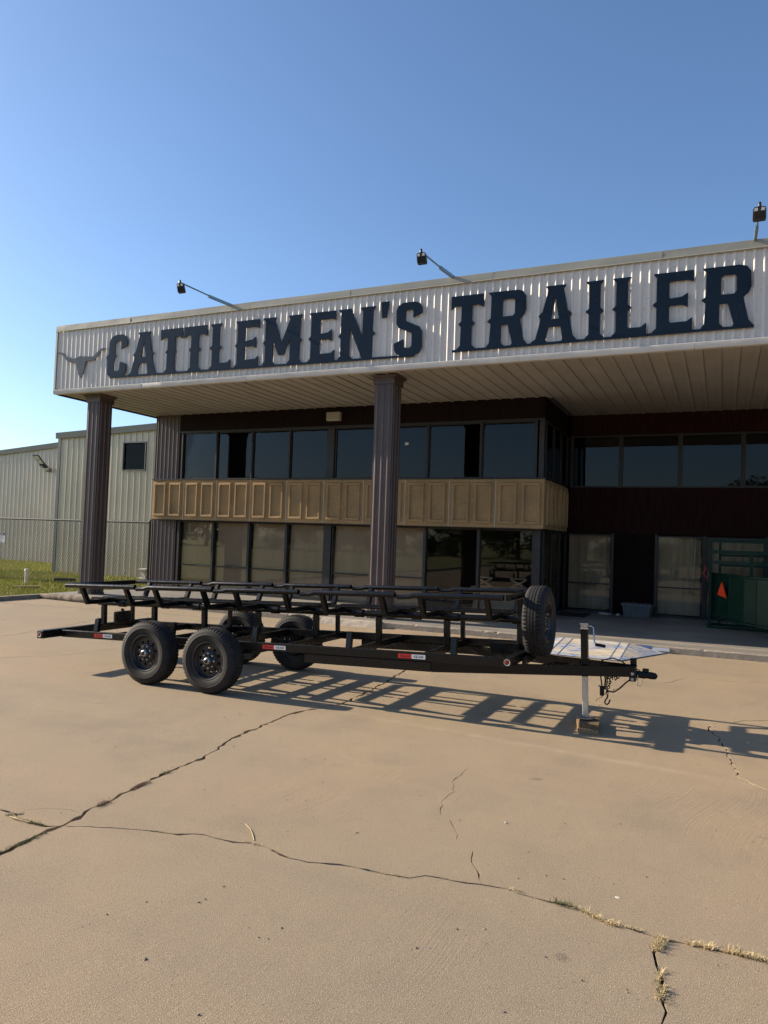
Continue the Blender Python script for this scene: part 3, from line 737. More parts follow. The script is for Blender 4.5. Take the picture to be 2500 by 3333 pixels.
# louvred wall light under the soffit
vt = empty('wall_light', (-9.53,17.2,4.93), 'small pale louvred wall light under the soffit above the windows', 'light')
m = MB(); m.bevbox(-9.73,-9.33,17.16,17.295,4.925,5.155,.008); obj('housing', m, 'vent', vt)
for k in range(4):
    m = MB(); z = 4.95+k*.05; m.hexa([(-9.715,17.135,z),(-9.345,17.135,z),(-9.345,17.158,z+.006),(-9.715,17.158,z+.006),(-9.715,17.135,z+.012),(-9.345,17.135,z+.012),(-9.345,17.158,z+.036),(-9.715,17.158,z+.036)]); obj('louvre', m, 'vent', vt)

# ------------------------------------------------------------------ sign letters
LT = {
'C': ([(.66,.35),(.95,.29),(.96,.11),(.85,0),(.2,0),(.07,.07),(.06,.40),(0,.475),(.11,.55),(.13,.85),(.25,.96),(.42,1),(.75,1),(.9,.95),(1,.83),(.98,.72),(.70,.645),(.72,.82),(.68,.845),(.48,.845),(.42,.80),(.41,.57),(.47,.49),(.40,.43),(.37,.17),(.42,.13),(.58,.125),(.64,.17)],),
'A': ([(0,0),(0,.02),(.10,.07),(.215,.42),(.16,.475),(.25,.55),(.37,.93),(.32,.985),(.32,1),(.75,1),(.75,.985),(.71,.93),(.80,.55),(.89,.48),(.835,.42),(.92,.09),(1,.02),(1,0),(.66,0),(.69,.05),(.65,.27),(.39,.27),(.33,.05),(.37,0)], [(.535,.78),(.44,.41),(.61,.41)]),
'T': ([(.20,0),(.20,.02),(.30,.08),(.31,.42),(.23,.475),(.32,.53),(.325,.81),(.14,.81),(.06,.77),(0,.76),(0,1),(1,1),(1,.76),(.94,.77),(.86,.81),(.655,.81),(.655,.53),(.74,.475),(.65,.42),(.65,.08),(.76,.02),(.76,0)],),
'L': ([(0,0),(0,.02),(.12,.08),(.12,.42),(0,.475),(.12,.53),(.12,.93),(.03,.98),(.03,1),(.55,1),(.55,.98),(.46,.93),(.46,.53),(.57,.475),(.46,.42),(.46,.15),(.49,.13),(.85,.13),(.97,.19),(1,.19),(1,0)],),
'I': ([(0,0),(0,.02),(.2,.08),(.2,.42),(0,.475),(.2,.53),(.2,.93),(.03,.98),(.03,1),(.97,1),(.97,.98),(.8,.93),(.8,.53),(1,.475),(.8,.42),(.8,.08),(1,.02),(1,0)],),
'E': ([(0,0),(0,.02),(.10,.08),(.10,.42),(0,.475),(.10,.53),(.10,.93),(.03,.98),(.03,1),(1,1),(1,.81),(.95,.825),(.86,.845),(.45,.845),(.42,.82),(.42,.585),(.45,.56),(.72,.575),(.83,.62),(.87,.63),(.87,.39),(.83,.41),(.72,.44),(.45,.44),(.42,.42),(.42,.18),(.45,.155),(.85,.16),(.95,.21),(.98,.215),(.98,0)],),
'M': ([(0,0),(0,.02),(.06,.08),(.06,.42),(0,.475),(.06,.53),(.06,.93),(0,.985),(0,1),(.33,1),(.33,.985),(.305,.93),(.485,.45),(.69,.93),(.655,.985),(.655,1),(1,1),(1,.985),(.95,.93),(.94,.53),(1,.475),(.94,.42),(.94,.08),(1,.02),(1,0),(.64,0),(.64,.02),(.70,.08),(.70,.52),(.545,.2),(.405,.2),(.262,.52),(.262,.08),(.32,.02),(.32,0)],),
'N': ([(0,0),(0,.02),(.07,.08),(.07,.42),(0,.475),(.07,.53),(.07,.93),(0,.985),(0,1),(.34,1),(.66,.42),(.66,.93),(.59,.985),(.59,1),(1,1),(1,.985),(.94,.93),(.93,.53),(1,.475),(.93,.42),(.93,.0),(.66,0),(.32,.62),(.31,.08),(.38,.02),(.38,0)],),
'S': ([(.66,.70),(.66,.82),(.62,.86),(.45,.86),(.40,.82),(.40,.68),(.45,.64),(.90,.52),(.98,.44),(1,.14),(.92,.04),(.75,0),(.28,0),(.11,.03),(.02,.11),(0,.24),(.34,.31),(.36,.18),(.42,.14),(.57,.14),(.63,.18),(.63,.38),(.60,.42),(.16,.53),(.07,.61),(.06,.86),(.13,.95),(.3,1),(.72,1),(.88,.97),(.97,.9),(.98,.78)],),
'R': ([(0,0),(0,.02),(.06,.08),(.09,.42),(0,.475),(.09,.53),(.10,.93),(.03,.985),(.03,1),(.75,1),(.88,.97),(.96,.88),(.97,.64),(.93,.55),(.82,.47),(.92,.10),(1,.02),(1,0),(.60,0),(.635,.05),(.52,.39),(.36,.39),(.36,.07),(.43,.02),(.43,0)], [(.39,.54),(.39,.82),(.43,.85),(.66,.85),(.69,.82),(.69,.58),(.64,.54)]),
"'": ([(.18,0),(.70,0),(.95,1),(.05,1)],),
}
LY = 13.702
def sign(word, label, bar):
    x0 = bar[0]
    root = empty('sign_lettering', ((bar[0]+bar[1])/2, LY, bar[2]-.04), label, 'sign lettering')
    for ch, xa, xb, za, zb in word:
        loops = [[(xa+p[0]*(xb-xa), za+p[1]*(zb-za)) for p in lp] for lp in LT[ch]]
        me = curve_mesh(loops, .022); me.transform(TO_XZ); me.transform(Matrix.Translation((0, LY, 0)))
        o = mesh_obj('letter', me, 'navy', root)
        bt = MB(); nb = 0; rb = random.Random(int(xa*50) & 255); ins = [f for f in me.polygons if abs(f.normal.y+1) < .01]
        for f in sorted(ins, key=lambda f: -f.area)[:3]:
            c_ = f.center+OFF[o]; bt.lathe([(0,-.006),(.005,-.005),(.008,-.001)], 7, 'y', c=(c_.x, c_.y, c_.z)); nb += 1
        if nb: obj('bolts', bt, 'bull_steel', o)
        o['label'] = 'letter '+ch if ch != "'" else 'apostrophe'
    m = MB(); m.hexa([(bar[0],LY-.009,bar[2]-.035),(bar[1],LY-.009,bar[3]-.035),(bar[1],LY+.009,bar[3]-.035),(bar[0],LY+.009,bar[2]-.035),(bar[0],LY-.009,bar[2]+.012),(bar[1],LY-.009,bar[3]+.012),(bar[1],LY+.009,bar[3]+.012),(bar[0],LY+.009,bar[2]+.012)])
    obj('base_rail', m, 'navy', root)
z0 = 5.635
def bz(x): return 5.625+(x+14.03)/(8.26)*(5.57-5.625)
W1 = [('C',-14.17,-13.48),('A',-13.43,-12.53),('T',-12.43,-11.76),('T',-11.72,-11.04),('L',-10.957,-10.35),('E',-10.24,-9.575),('M',-9.47,-8.45),('E',-8.29,-7.615),('N',-7.548,-6.67),('S',-6.234,-5.606)]
sign([(c, a, b_, bz(a) if c not in 'CS' else bz(a)-.0, 6.672) for c, a, b_ in W1]+[("'",-6.56,-6.35,6.40,6.74)], "dark blue western style letters spelling CATTLEMEN'S on the ribbed fascia", (-14.03,-5.77,5.625,5.57))
W2 = [('T',-4.997,-4.324),('R',-4.25,-3.455),('A',-3.38,-2.52),('I',-2.372,-2.037),('L',-1.897,-1.30),('E',-1.205,-.53),('R',-.407,.40)]
sign([(c, a, b_, 5.595+(a+4.95)*.005, 6.68) for c, a, b_ in W2], 'dark blue western style letters spelling TRAILER on the ribbed fascia', (-4.955,.42,5.592,5.618))
BULL = [(-15.947,6.371),(-15.907,6.378),(-15.827,6.383),(-15.752,6.374),(-15.674,6.339),(-15.589,6.267),(-15.527,6.233),(-15.425,6.19),(-15.306,6.174),(-15.19,6.194),(-15.095,6.226),(-15.037,6.229),(-14.958,6.213),(-14.803,6.199),(-14.687,6.182),(-14.593,6.201),(-14.522,6.267),(-14.45,6.325),(-14.359,6.371),(-14.284,6.383),(-14.199,6.362),(-14.112,6.327),(-14.226,6.352),(-14.291,6.341),(-14.364,6.314),(-14.426,6.257),(-14.496,6.168),(-14.549,6.109),(-14.643,6.088),(-14.796,6.087),(-14.873,6.085),(-14.88,6.05),(-14.903,5.966),(-14.948,5.768),(-14.99,5.685),(-15.027,5.658),(-15.068,5.689),(-15.113,5.778),(-15.174,5.955),(-15.212,6.08),(-15.281,6.085),(-15.379,6.085),(-15.479,6.106),(-15.573,6.171),(-15.669,6.273),(-15.743,6.325),(-15.815,6.358),(-15.896,6.361)]
me = curve_mesh([BULL], .02); me.transform(TO_XZ); me.transform(Matrix.Translation((0, LY, 0)))
tag(mesh_obj('longhorn_emblem', me, 'bull_steel'), 'grey steel longhorn skull cut-out at the left end of the fascia', 'sign')

# ------------------------------------------------------------------ flood lights on arms
def flood(bx, hy, hz, label):
    root = empty('sign_floodlight', (bx, FY+.1, ZT), label, 'floodlight', 'floodlights on arms above the fascia')
    ym = FY+.1+(hy-FY-.1)*.47; zm = ZT+.05+(hz-ZT)*.47
    m = MB(); m.bar((bx,FY+.35,ZT+.055),(bx,ym,zm),.045,.06); obj('strut_channel', m, 'strut', root)
    m = MB(); m.tube([(bx,ym+.25,zm+.02),(bx,hy,hz+.10)],.016,8); obj('arm', m, 'strut', root)
    h = MB(); w = .15; K = .60
    prof = [(-w,-.13),(-w*.86,-.17),(w*.86,-.17),(w,-.13),(w*.97,.08),(w*.8,.13),(-w*.8,.13),(-w*.97,.08)]
    lean = -.35
    def pt(x, z, d): x, z, d = x*K, z*K, d*K; return (bx+x, hy+d+z*lean, hz+z+d*lean*.2)
    i = len(h.v); h.v += [pt(x,z,-.0) for x, z in prof]+[pt(x*1.03,z*1.03,.07) for x, z in prof]; n = len(prof)
    h.f.append(tuple(range(n-1,-1,-1))); h.f.append(tuple(i+n+k for k in range(n)))
    for k in range(n): h.f.append((k, (k+1) % n, n+(k+1) % n, n+k))
    ho = obj('lamp_head', h, 'lampbody', root)
    for k in range(7):
        f = MB(); x = -.108+k*.036; f.hexa([pt(x-.005,-.14,-.035),pt(x+.005,-.14,-.035),pt(x+.005,-.14,.002),pt(x-.005,-.14,.002),pt(x-.005,.02,-.03),pt(x+.005,.02,-.03),pt(x+.005,.02,.002),pt(x-.005,.02,.002)]); obj('cooling_fin', f, 'lampbody', ho)
    for xa, xb in ((-.125,-.04),(.03,.115)):
        f = MB(); f.hexa([pt(xa,.04,-.006),pt(xb,.04,-.006),pt(xb,.04,.001),pt(xa,.04,.001),pt(xa+.01,.105,-.006),pt(xb,.105,-.006),pt(xb,.105,.001),pt(xa+.01,.105,.001)]); obj('label_plate', f, 'white_plastic', ho)
    f = MB(); f.lathe([(.0,-.03),(.024,-.03),(.024,.02),(.014,.034),(.0,.034)], 12, 'z', c=(bx,hy-.02,hz+.115)); obj('photocell', f, 'lampbody', ho, smooth=40)
flood(-10.5, 12.08, 6.97, 'black floodlight on a strut arm over the left half of the fascia')
flood(-5.0, 12.05, 6.88, 'black floodlight on a strut arm over the middle of the fascia')
flood(.42, 12.05, 6.85, 'black floodlight on a strut arm at the right edge above TRAILER')

# ------------------------------------------------------------------ metal warehouses on the left
def warehouse(name, label, x0, x1, y, zl, zr, pitch, mat, back, wnd=None):
    root = empty(name, ((x0+x1)/2, y+2, 0), label, 'warehouse')
    def top(x): return zl+(zr-zl)*(x-x0)/(x1-x0)
    m = MB(); pts = [(x0, y)]; x = x0+.12
    while x+.08 < x1:
        pts += [(x-.035,y),(x-.016,y-.034),(x+.016,y-.034),(x+.035,y)]
        for q in (.1, .2):
            if pitch > .25: pts += [(x+q-.012,y),(x+q,y-.007),(x+q+.012,y)]
        x += pitch
    pts.append((x1, y))
    zb = -.05
    def seg(xa, ya, xb, yb, za, zc, zd, ze): m.quad((xa,ya,za),(xb,yb,zc),(xb,yb,zd),(xa,ya,ze))
    for (xa, ya), (xb, yb) in zip(pts, pts[1:]):
        if xb-xa < 1e-6: continue
        if wnd and xb > wnd[0] and xa < wnd[1]:
            seg(xa,ya,xb,yb,zb,zb,wnd[2],wnd[2]); seg(xa,ya,xb,yb,wnd[3],wnd[3],top(xb),top(xa))
        else: seg(xa,ya,xb,yb,zb,zb,top(xb),top(xa))
    obj('wall', m, mat, root, fix=False)
    m = MB(); m.quad((x0,y,zb),(x0,y+back,zb),(x0,y+back,zl),(x0,y,zl)); m.quad((x1,y,zb),(x1,y+back,zb),(x1,y+back,zr),(x1,y,zr)); m.quad((x0,y+back,zb),(x1,y+back,zb),(x1,y+back,zr),(x0,y+back,zl)); obj('wall', m, mat, root)
    m = MB(); m.hexa([(x0-.12,y-.10,zl-.02),(x1+.1,y-.10,zr-.02),(x1+.1,y+back,zr-.02),(x0-.12,y+back,zl-.02),(x0-.12,y-.10,zl+.03),(x1+.1,y-.10,zr+.03),(x1+.1,y+back,zr+.03),(x0-.12,y+back,zl+.03)]); rf = obj('roof', m, 'greentrim', root)
    m = MB(); m.hexa([(x0-.14,y-.13,zl-.21),(x1+.12,y-.13,zr-.23),(x1+.12,y-.102,zr-.23),(x0-.14,y-.102,zl-.21),(x0-.14,y-.15,zl+.035),(x1+.12,y-.15,zr+.035),(x1+.12,y-.102,zr+.035),(x0-.14,y-.102,zl+.035)]); obj('gable_trim', m, 'greentrim', rf)
    m = MB(); m.box(x0-.09,x0+.08,y-.05,y+.06,zb,zl-.1); obj('corner_trim', m, 'greentrim', root)
    return root
w2 = warehouse('metal_warehouse', 'tall pale ribbed metal warehouse with one dark upper window', -25.2, -14.0, 22.1, 5.72, 6.20, .308, 'metal_wall_warm', 14, (-21.66,-20.53,4.19,5.25))
m = MB()
for q in ((-21.69,-20.50,4.15,4.19),(-21.69,-20.50,5.25,5.29),(-21.69,-21.65,4.19,5.25),(-20.54,-20.50,4.19,5.25)): m.box(q[0],q[1],22.03,22.13,q[2],q[3])
wf = obj('window', m, 'greentrim', w2); m = MB(); m.box(-21.65,-20.54,22.11,22.12,4.19,5.25); obj('pane', m, 'glass_black', wf)
m = MB(); m.box(-22.2,-20.0,22.6,22.65,3.6,5.6); obj('inner_wall', m, 'interior', w2)
m = MB(); m.box(-21.65,-21.42,22.16,22.18,4.19,5.25); obj('curtain', m, 'redwood', wf)
w1 = warehouse('metal_warehouse', 'grey ribbed metal warehouse at the far left behind the fence', -48.0, -25.6, 27.8, 5.0, 6.72, .308, 'metal_wall', 14)
# flood lamp on the far warehouse wall
fl = empty('wall_floodlight', (-32.4,27.75,5.0), 'tilted rectangular floodlight bracketed to the grey warehouse wall', 'floodlight')
m = MB(); m.tube([(-32.28,27.75,4.80),(-32.30,27.35,4.78),(-32.35,27.25,5.0)],.025,8); obj('bracket', m, 'galv', fl)
m = MB(); m.bevbox(-32.42,-32.16,27.55,27.75,4.72,4.92,.02); obj('junction_box', m, 'greentrim', fl)
def P3(u, v, d): # tilted lamp plane
    o = Vector((-32.75,27.05,5.55)); ex = Vector((.30,.05,0)); ez = Vector((.20,.26,-.42)); nn = ex.cross(ez).normalized()
    return tuple(o+ex*u+ez*v+nn*d)
m = MB(); m.hexa([P3(-.06,-.05,0),P3(1.06,-.05,0),P3(1.06,1.05,0),P3(-.06,1.05,0),P3(-.06,-.05,-.06),P3(1.06,-.05,-.06),P3(1.06,1.05,-.06),P3(-.06,1.05,-.06)]); lh = obj('lamp_head', m, 'lampbody', fl)
for v0, v1 in ((.04,.47),(.54,.97)):
    for sd in (.002, -.066):
        m = MB(); m.hexa([P3(.03,v0,sd),P3(.97,v0,sd),P3(.97,v1,sd),P3(.03,v1,sd),P3(.03,v0,sd+.004),P3(.97,v0,sd+.004),P3(.97,v1,sd+.004),P3(.03,v1,sd+.004)]); obj('lens', m, 'vent', lh)
m = MB(); m.hexa([P3(.0,1.06,.02),P3(1.0,1.06,.02),P3(1.15,1.45,.02),P3(.2,1.45,.02),P3(.0,1.06,-.12),P3(1.0,1.06,-.12),P3(1.15,1.45,-.12),P3(.2,1.45,-.12)]); obj('driver_box', m, 'lampbody', fl)

# ------------------------------------------------------------------ chain-link fence, warning sign, yard things
FYY = 17.45
fe = empty('chain_link_fence', (-24, FYY, 0), 'grey chain link fence with top rail in front of the lawn', 'fence')
fx0, fx1, fh = -36.0, -15.95, 2.06
m = MB(); m.tube([(fx0,FYY,fh),(fx1,FYY,fh)],.032,8); obj('top_rail', m, 'fence_metal', fe, smooth=40)
for x in (fx1, -25.08, -28.2, -31.3, -34.4):
    m = MB(); m.tube([(x,FYY+.03,-.05),(x,FYY+.03,fh+.05)],.036 if x == fx1 else .03,10)
    if x == fx1: m.lathe([(.0,.05),(.03,.03),(.042,0),(.0,-.001)],10,'z',c=(x,FYY+.03,fh+.05))
    obj('post', m, 'fence_metal', fe, smooth=40)
wr = MB(); d = .088; hh = fh-.05; x = fx0-hh
def wire(p, q, r=.004):
    p, q = Vector(p), Vector(q); t_ = (q-p).normalized(); u = Vector((0,1,0)); s_ = t_.cross(u); i = len(wr.v)
    for c in (p, q):
        for k in range(3):
            a = 2*math.pi*k/3; wr.v.append(tuple(c+(u*math.cos(a)+s_*math.sin(a))*r))
    for k in range(3): wr.f.append((i+k, i+(k+1) % 3, i+3+(k+1) % 3, i+3+k))
kx = fx0-hh*.62
while kx < fx1+hh*.62:
    for sg in (1, -1):
        xa, xb = (kx, kx+hh*.62) if sg > 0 else (kx+hh*.62, kx); za, zb_ = .03, fh-.01
        # trim to the fence length
        def lim(x): return min(max(x, fx0), fx1)
        ta = (lim(xa)-xa)/(xb-xa); tb = (lim(xb)-xa)/(xb-xa)
        if abs(lim(xa)-lim(xb)) > .02:
            wire((lim(xa),FYY-.03+(.003*sg),za+(zb_-za)*ta),(lim(xb),FYY-.03+(.003*sg),za+(zb_-za)*tb))
    kx += d
o = obj('wire_mesh', wr, 'fence_metal', fe, fix=False); o['kind'] = 'stuff'
sg = empty('warning_sign', (-22.55,FYY-.05,1.22), 'small white warning sign with black header on the fence', 'sign')
m = MB(); m.box(-22.86,-22.24,FYY-.052,FYY-.046,1.235,1.555); obj('plate', m, 'sign_white', sg)
m = MB(); m.box(-22.86,-22.24,FYY-.055,FYY-.053,1.478,1.555); obj('header', m, 'ink', sg)
def put_text(txt, size, c, mat, parent, name='lettering', stretch=1.0):
    me = text_mesh(txt, size); me.transform(Matrix.Diagonal((stretch,1,1,1))); me.transform(TO_XZ); me.transform(Matrix.Translation(c)); return mesh_obj(name, me, mat, parent)
put_text('WARNING', .085, (-22.55,FYY-.058,1.516), 'sign_white', sg, stretch=1.25)
put_text('257-6419', .06, (-22.52,FYY-.055,1.27), 'ink', sg, stretch=1.3)
for k, z in enumerate((1.435,1.41,1.37,1.345)):
    m = MB(); m.box(-22.80+.04*k,-22.30-.03*(k % 2),FYY-.0535,FYY-.0525,z-.005,z+.005); obj('print_line', m, 'ink', sg)
m = MB(); m.lathe([(0,0),(.058,0),(.058,.40),(.075,.41),(.075,.47),(.06,.495),(0,.50)],16,'z',c=(-20.06,16.55,-.03)); tag(obj('cleanout_pipe', m, 'white_pvc', smooth=45), 'short white plastic standpipe on the lawn behind the fence', 'pipe')
m = MB(); m.tube([(-20.55,18.05,.05),(-19.93,18.36,.05)],.06,12); tag(obj('drain_pipe', m, 'blackmatte', smooth=45), 'black plastic pipe length lying in the grass', 'pipe')
m = MB(); m.tube([(-18.9,15.15,.02),(-18.2,15.45,.05)],.035,8); tag(obj('wooden_stake', m, 'wood_block', smooth=45), 'weathered stick lying in the lawn near the kerb', 'stick')
pd = empty('stone_pedestal', (-19.35,21.05,0), 'pale ornate garden pedestal beside the warehouse wall', 'pedestal')
m = MB(); m.bevbox(-19.53,-19.17,20.88,21.22,-.04,.08,.02); obj('base', m, 'pedestal', pd)
m = MB(); m.bevbox(-19.46,-19.24,20.95,21.15,.08,.33,.02); obj('shaft', m, 'pedestal', pd)
m = MB(); m.bevbox(-19.52,-19.18,20.89,21.21,.33,.41,.018); obj('top', m, 'pedestal', pd)
# lawn blades
gr = MB(); rr = random.Random(13)
def blade(mb, x, y, z, h, lean, w, az):
    dx, dy = math.cos(az), math.sin(az); i = len(mb.v)
    mb.v += [(x-dy*w,y+dx*w,z),(x+dy*w,y-dx*w,z),(x+dx*lean,y+dy*lean,z+h)]; mb.f.append((i,i+1,i+2))
for _ in range(90000):
    y = rr.uniform(12.0, 27.6); x = rr.uniform(-15.95-(y-10)*1.25, -15.9)
    if y > 22 and x > -25.3: continue
    blade(gr, x, y, -.05, rr.uniform(.04,.13), rr.uniform(.01,.07), rr.uniform(.006,.014), rr.uniform(0,6.28))
tag(obj('grass', gr, 'grassmat', fix=False), 'sunlit green lawn grass behind the chain link fence', 'grass', kind='stuff')

# ------------------------------------------------------------------ cattle chute, tote, doormat, litter on the porch
ch = empty('cattle_chute', (.6,17.4,.07), 'dark green metal cattle chute with curved sheeted side and rails', 'cattle chute')
CT = [(-.24,18.2),(-.05,17.66),(.14,17.08),(.40,16.6),(.62,16.3),(.86,16.0),(1.3,15.62),(1.9,15.35),(2.6,15.25)]
sh = [MB() for _ in range(len(CT)-1)]
for k, ((xa,ya),(xb,yb)) in enumerate(zip(CT, CT[1:])):
    m = MB(); v = Vector((xb-xa,yb-ya)); nn = Vector((-v.y, v.x)).normalized()*.006
    m.hexa([(xa,ya,.38),(xb,yb,.38),(xb+nn.x,yb+nn.y,.38),(xa+nn.x,ya+nn.y,.38),(xa,ya,1.27),(xb,yb,1.27),(xb+nn.x,yb+nn.y,1.27),(xa+nn.x,ya+nn.y,1.27)]); obj('side_sheet', m, 'greenpaint', ch)
    m = MB(); m.bar((xa,ya-.004,.38),(xa,ya-.004,1.27),.022,.02,up=(0,1,0)); obj('seam_rib', m, 'greenpaint', ch)
m = MB(); m.tube([(x,y,1.285) for x, y in CT],.03,6); obj('sheet_rail', m, 'greenpaint', ch)
m = MB(); m.tube([(x,y,.345) for x, y in CT],.03,6); obj('sheet_rail', m, 'greenpaint', ch)
for z, y1 in ((2.02,17.9),(1.775,17.55),(1.54,17.2)):
    m = MB(); m.bar((-.245,17.95,z),(3.0,y1+ (0 if z > 2 else -.5),z-.0),.05,.075); obj('rail', m, 'greenpaint', ch)
for z in (1.70, 1.47):
    m = MB(); m.bar((-.05,18.75,z),(3.0,18.75,z),.04,.05); obj('back_rail', m, 'greenpaint', ch)
m = MB(); m.bar((-.05,18.75,.1),(-.05,18.75,2.02),.05,.05,up=(0,1,0)); obj('post', m, 'greenpaint', ch)
for x, y, z0_, z1_ in ((-.245,17.95,.08,2.05),(.56,17.3,1.0,1.80),(1.9,16.9,.9,2.0),(3.0,17.4,.08,2.05)):
    m = MB(); m.bar((x,y,z0_),(x,y,z1_),.06,.06,up=(0,1,0)); obj('post', m, 'greenpaint', ch)
m = MB(); m.bar((-.245,17.95,.10),(.6,17.95,.10),.05,.05); m.bar((.6,17.95,.102),(3.0,17.9,.102),.05,.05); obj('base_rail', m, 'greenpaint', ch)
m = MB(); m.bar((-.245,17.95,.101),(-.245,18.8,.101),.05,.05); m.bar((-.245,18.8,.10),(3.0,18.8,.10),.05,.05); obj('base_rail', m, 'greenpaint', ch)
m = MB(); m.tube([(-.36,17.9,1.45),(-.33,17.9,1.38),(-.38,17.9,1.28),(-.30,17.9,1.18)],.018,8); obj('latch_lever', m, 'red_lever', ch)
m = MB(); m.bevbox(-.37,-.29,17.9,17.98,.70,1.08,.01); obj('latch_box', m, 'blackmatte', ch)
tri = MB(); T3 = [Vector((.035,17.22,1.135)),Vector((-.045,17.45,.855)),Vector((.125,17.02,.82))]
nn = (T3[1]-T3[0]).cross(T3[2]-T3[0]).normalized()
if nn.y > 0: nn = -nn
T3 = [p+nn*.05 for p in T3]; Tb = [p-nn*.02 for p in T3]
tri.poly([tuple(p) for p in T3]); tri.poly([tuple(p) for p in Tb[::-1]])
for k in range(3): tri.quad(tuple(T3[k]),tuple(T3[(k+1)%3]),tuple(Tb[(k+1)%3]),tuple(Tb[k]))
obj('warning_triangle', tri, 'orange', ch)
tb = empty('storage_tote', (-1.93,19.65,.065), 'grey plastic flip lid storage tote standing by the boarded panel', 'storage tote')
m = MB(); m.hexa([(-2.24,19.50,.066),(-1.64,19.45,.066),(-1.60,19.82,.066),(-2.20,19.87,.066),(-2.28,19.47,.34),(-1.61,19.42,.34),(-1.57,19.86,.34),(-2.24,19.91,.34)]); obj('body', m, 'tub', tb)
m = MB(); m.hexa([(-2.31,19.44,.34),(-1.58,19.385,.34),(-1.54,19.89,.34),(-2.27,19.94,.34),(-2.31,19.44,.385),(-1.58,19.385,.385),(-1.54,19.89,.385),(-2.27,19.94,.385)]); ld_ = obj('rim', m, 'tub', tb)
for k in range(8):
    f = k/7; m = MB(); x = -2.26+f*.62; y = 19.60-f*.05; m.box(x-.028,x+.028,y-.12,y+.2,.386,.41); obj('lid_tooth', m, 'tub', ld_)
for k in range(5):
    f = (k+.5)/5; x = -2.25+f*.62; m = MB(); m.box(x-.008,x+.008,19.455-f*.05,19.49-f*.05,.09,.33); obj('body_rib', m, 'tub', tb)
m = MB(); m.bevbox(-3.75,-3.02,18.25,19.35,.072,.09,.006); tag(obj('doormat', m, 'mat_black'), 'black rubber doormat on the porch before the entrance', 'doormat')
m = MB(); m.hexa([(-2.86,19.60,.066),(-2.60,19.55,.066),(-2.56,19.75,.066),(-2.83,19.8,.066),(-2.88,19.60,.115),(-2.62,19.56,.095),(-2.58,19.75,.09),(-2.83,19.8,.11)]); tag(obj('cardboard_scrap', m, 'pedestal'), 'pale flattened scrap on the porch floor left of the tote', 'scrap')
m = MB(); m.hexa([(-2.45,19.6,.066),(-2.33,19.58,.066),(-2.33,19.7,.066),(-2.44,19.7,.066),(-2.41,19.62,.115),(-2.38,19.61,.12),(-2.37,19.66,.11),(-2.41,19.67,.1)]); tag(obj('crumpled_paper', m, 'pedestal'), 'small crumpled paper on the porch floor beside the tote', 'paper')
m = MB(); m.poly([(-7.485,17.352,4.24),(-7.40,17.352,4.235),(-7.375,17.352,4.275),(-7.385,17.352,4.305),(-7.475,17.352,4.31)]); m.poly([(-7.475,17.351,4.31),(-7.385,17.351,4.305),(-7.375,17.351,4.275),(-7.40,17.351,4.235),(-7.485,17.351,4.24)]); tag(obj('window_sticker', m, 'sign_white', fix=False), 'torn white sticker on an upper pane right of the centre column', 'sticker')
m = MB(); m.tube([(-.617,20.2,2.10),(-.662,20.2,1.007)],.012,8); tag(obj('blind_wand', m, 'white_plastic'), 'thin white rod hanging inside the pane right of the tote', 'rod')
# display inside the corner glass
dk = empty('display_counter', (-5.0,18.6,.06), 'wooden counter with cross braced front seen inside the corner glass', 'counter')
m = MB(); m.box(-5.9,-4.2,18.5,19.0,.06,.62); obj('body', m, 'slat', dk)
m = MB(); m.box(-5.95,-4.15,18.45,19.05,.62,.66); obj('top', m, 'slat', dk)
for x in (-5.6,-4.7):
    m = MB(); m.bar((x-.2,18.49,.68),(x+.2,18.49,.88),.03,.04); m.bar((x-.2,18.47,.88),(x+.2,18.47,.68),.03,.04); m.bar((x-.22,18.48,.67),(x+.22,18.48,.67),.03,.03); m.bar((x-.22,18.48,.9),(x+.22,18.48,.9),.03,.03); obj('cross_brace', m, 'slat', dk)

# ------------------------------------------------------------------ the hay trailer
TX, TY = -5.6, 7.72
tr = empty('bale_trailer', (TX, TY, 0), 'long black tandem axle hay bale trailer with raised pipe cradle', 'trailer', local=True)
tr.rotation_euler = (0, -R(2.1), 0)
RT = .5564                       # rail top in trailer space
def lx(X): return X-TX
def part(name, mb, mat='blackpaint', parent=None, **k): return obj(name, mb, mat, parent or tr, **k)
Yn, Yf = -.72, .72               # rail outer faces
XR, XF = lx(-7.83), lx(-1.84)
rails = []
for s in (-1, 1):
    m = MB(); y0, y1 = (Yn, Yn+.052) if s < 0 else (Yf-.052, Yf); m.bevbox(XR+.05, XF-.045, y0, y1, RT-.09, RT, .006); rails.append(part('side_rail', m))
    # lower tongue beams under the rails, bending in to the coupler
    m = MB(); xb = lx(-2.64); m.bevbox(lx(-4.11), xb, y0+.002, y1-.002, RT-.188, RT-.0905, .005); part('tongue_beam', m)
    m = MB(); yc = (y0+y1)/2; ye = -.065 if s < 0 else .065
    P = [Vector((xb+.0005,yc,RT-.139)), Vector((lx(-.79),ye,RT-.152))]
    m.bar(P[0], P[1], .05, .098); part('tongue_beam', m)
m = MB(); m.bevbox(XR-.06, XR+.045, -1.0, 1.0, RT-.085, RT+.014, .006); bump_ = part('rear_bumper', m)
m = MB(); m.bevbox(XF-.04, XF+.045, -.755, .755, RT-.078, RT+.006, .006); fcm = part('front_crossmember', m)
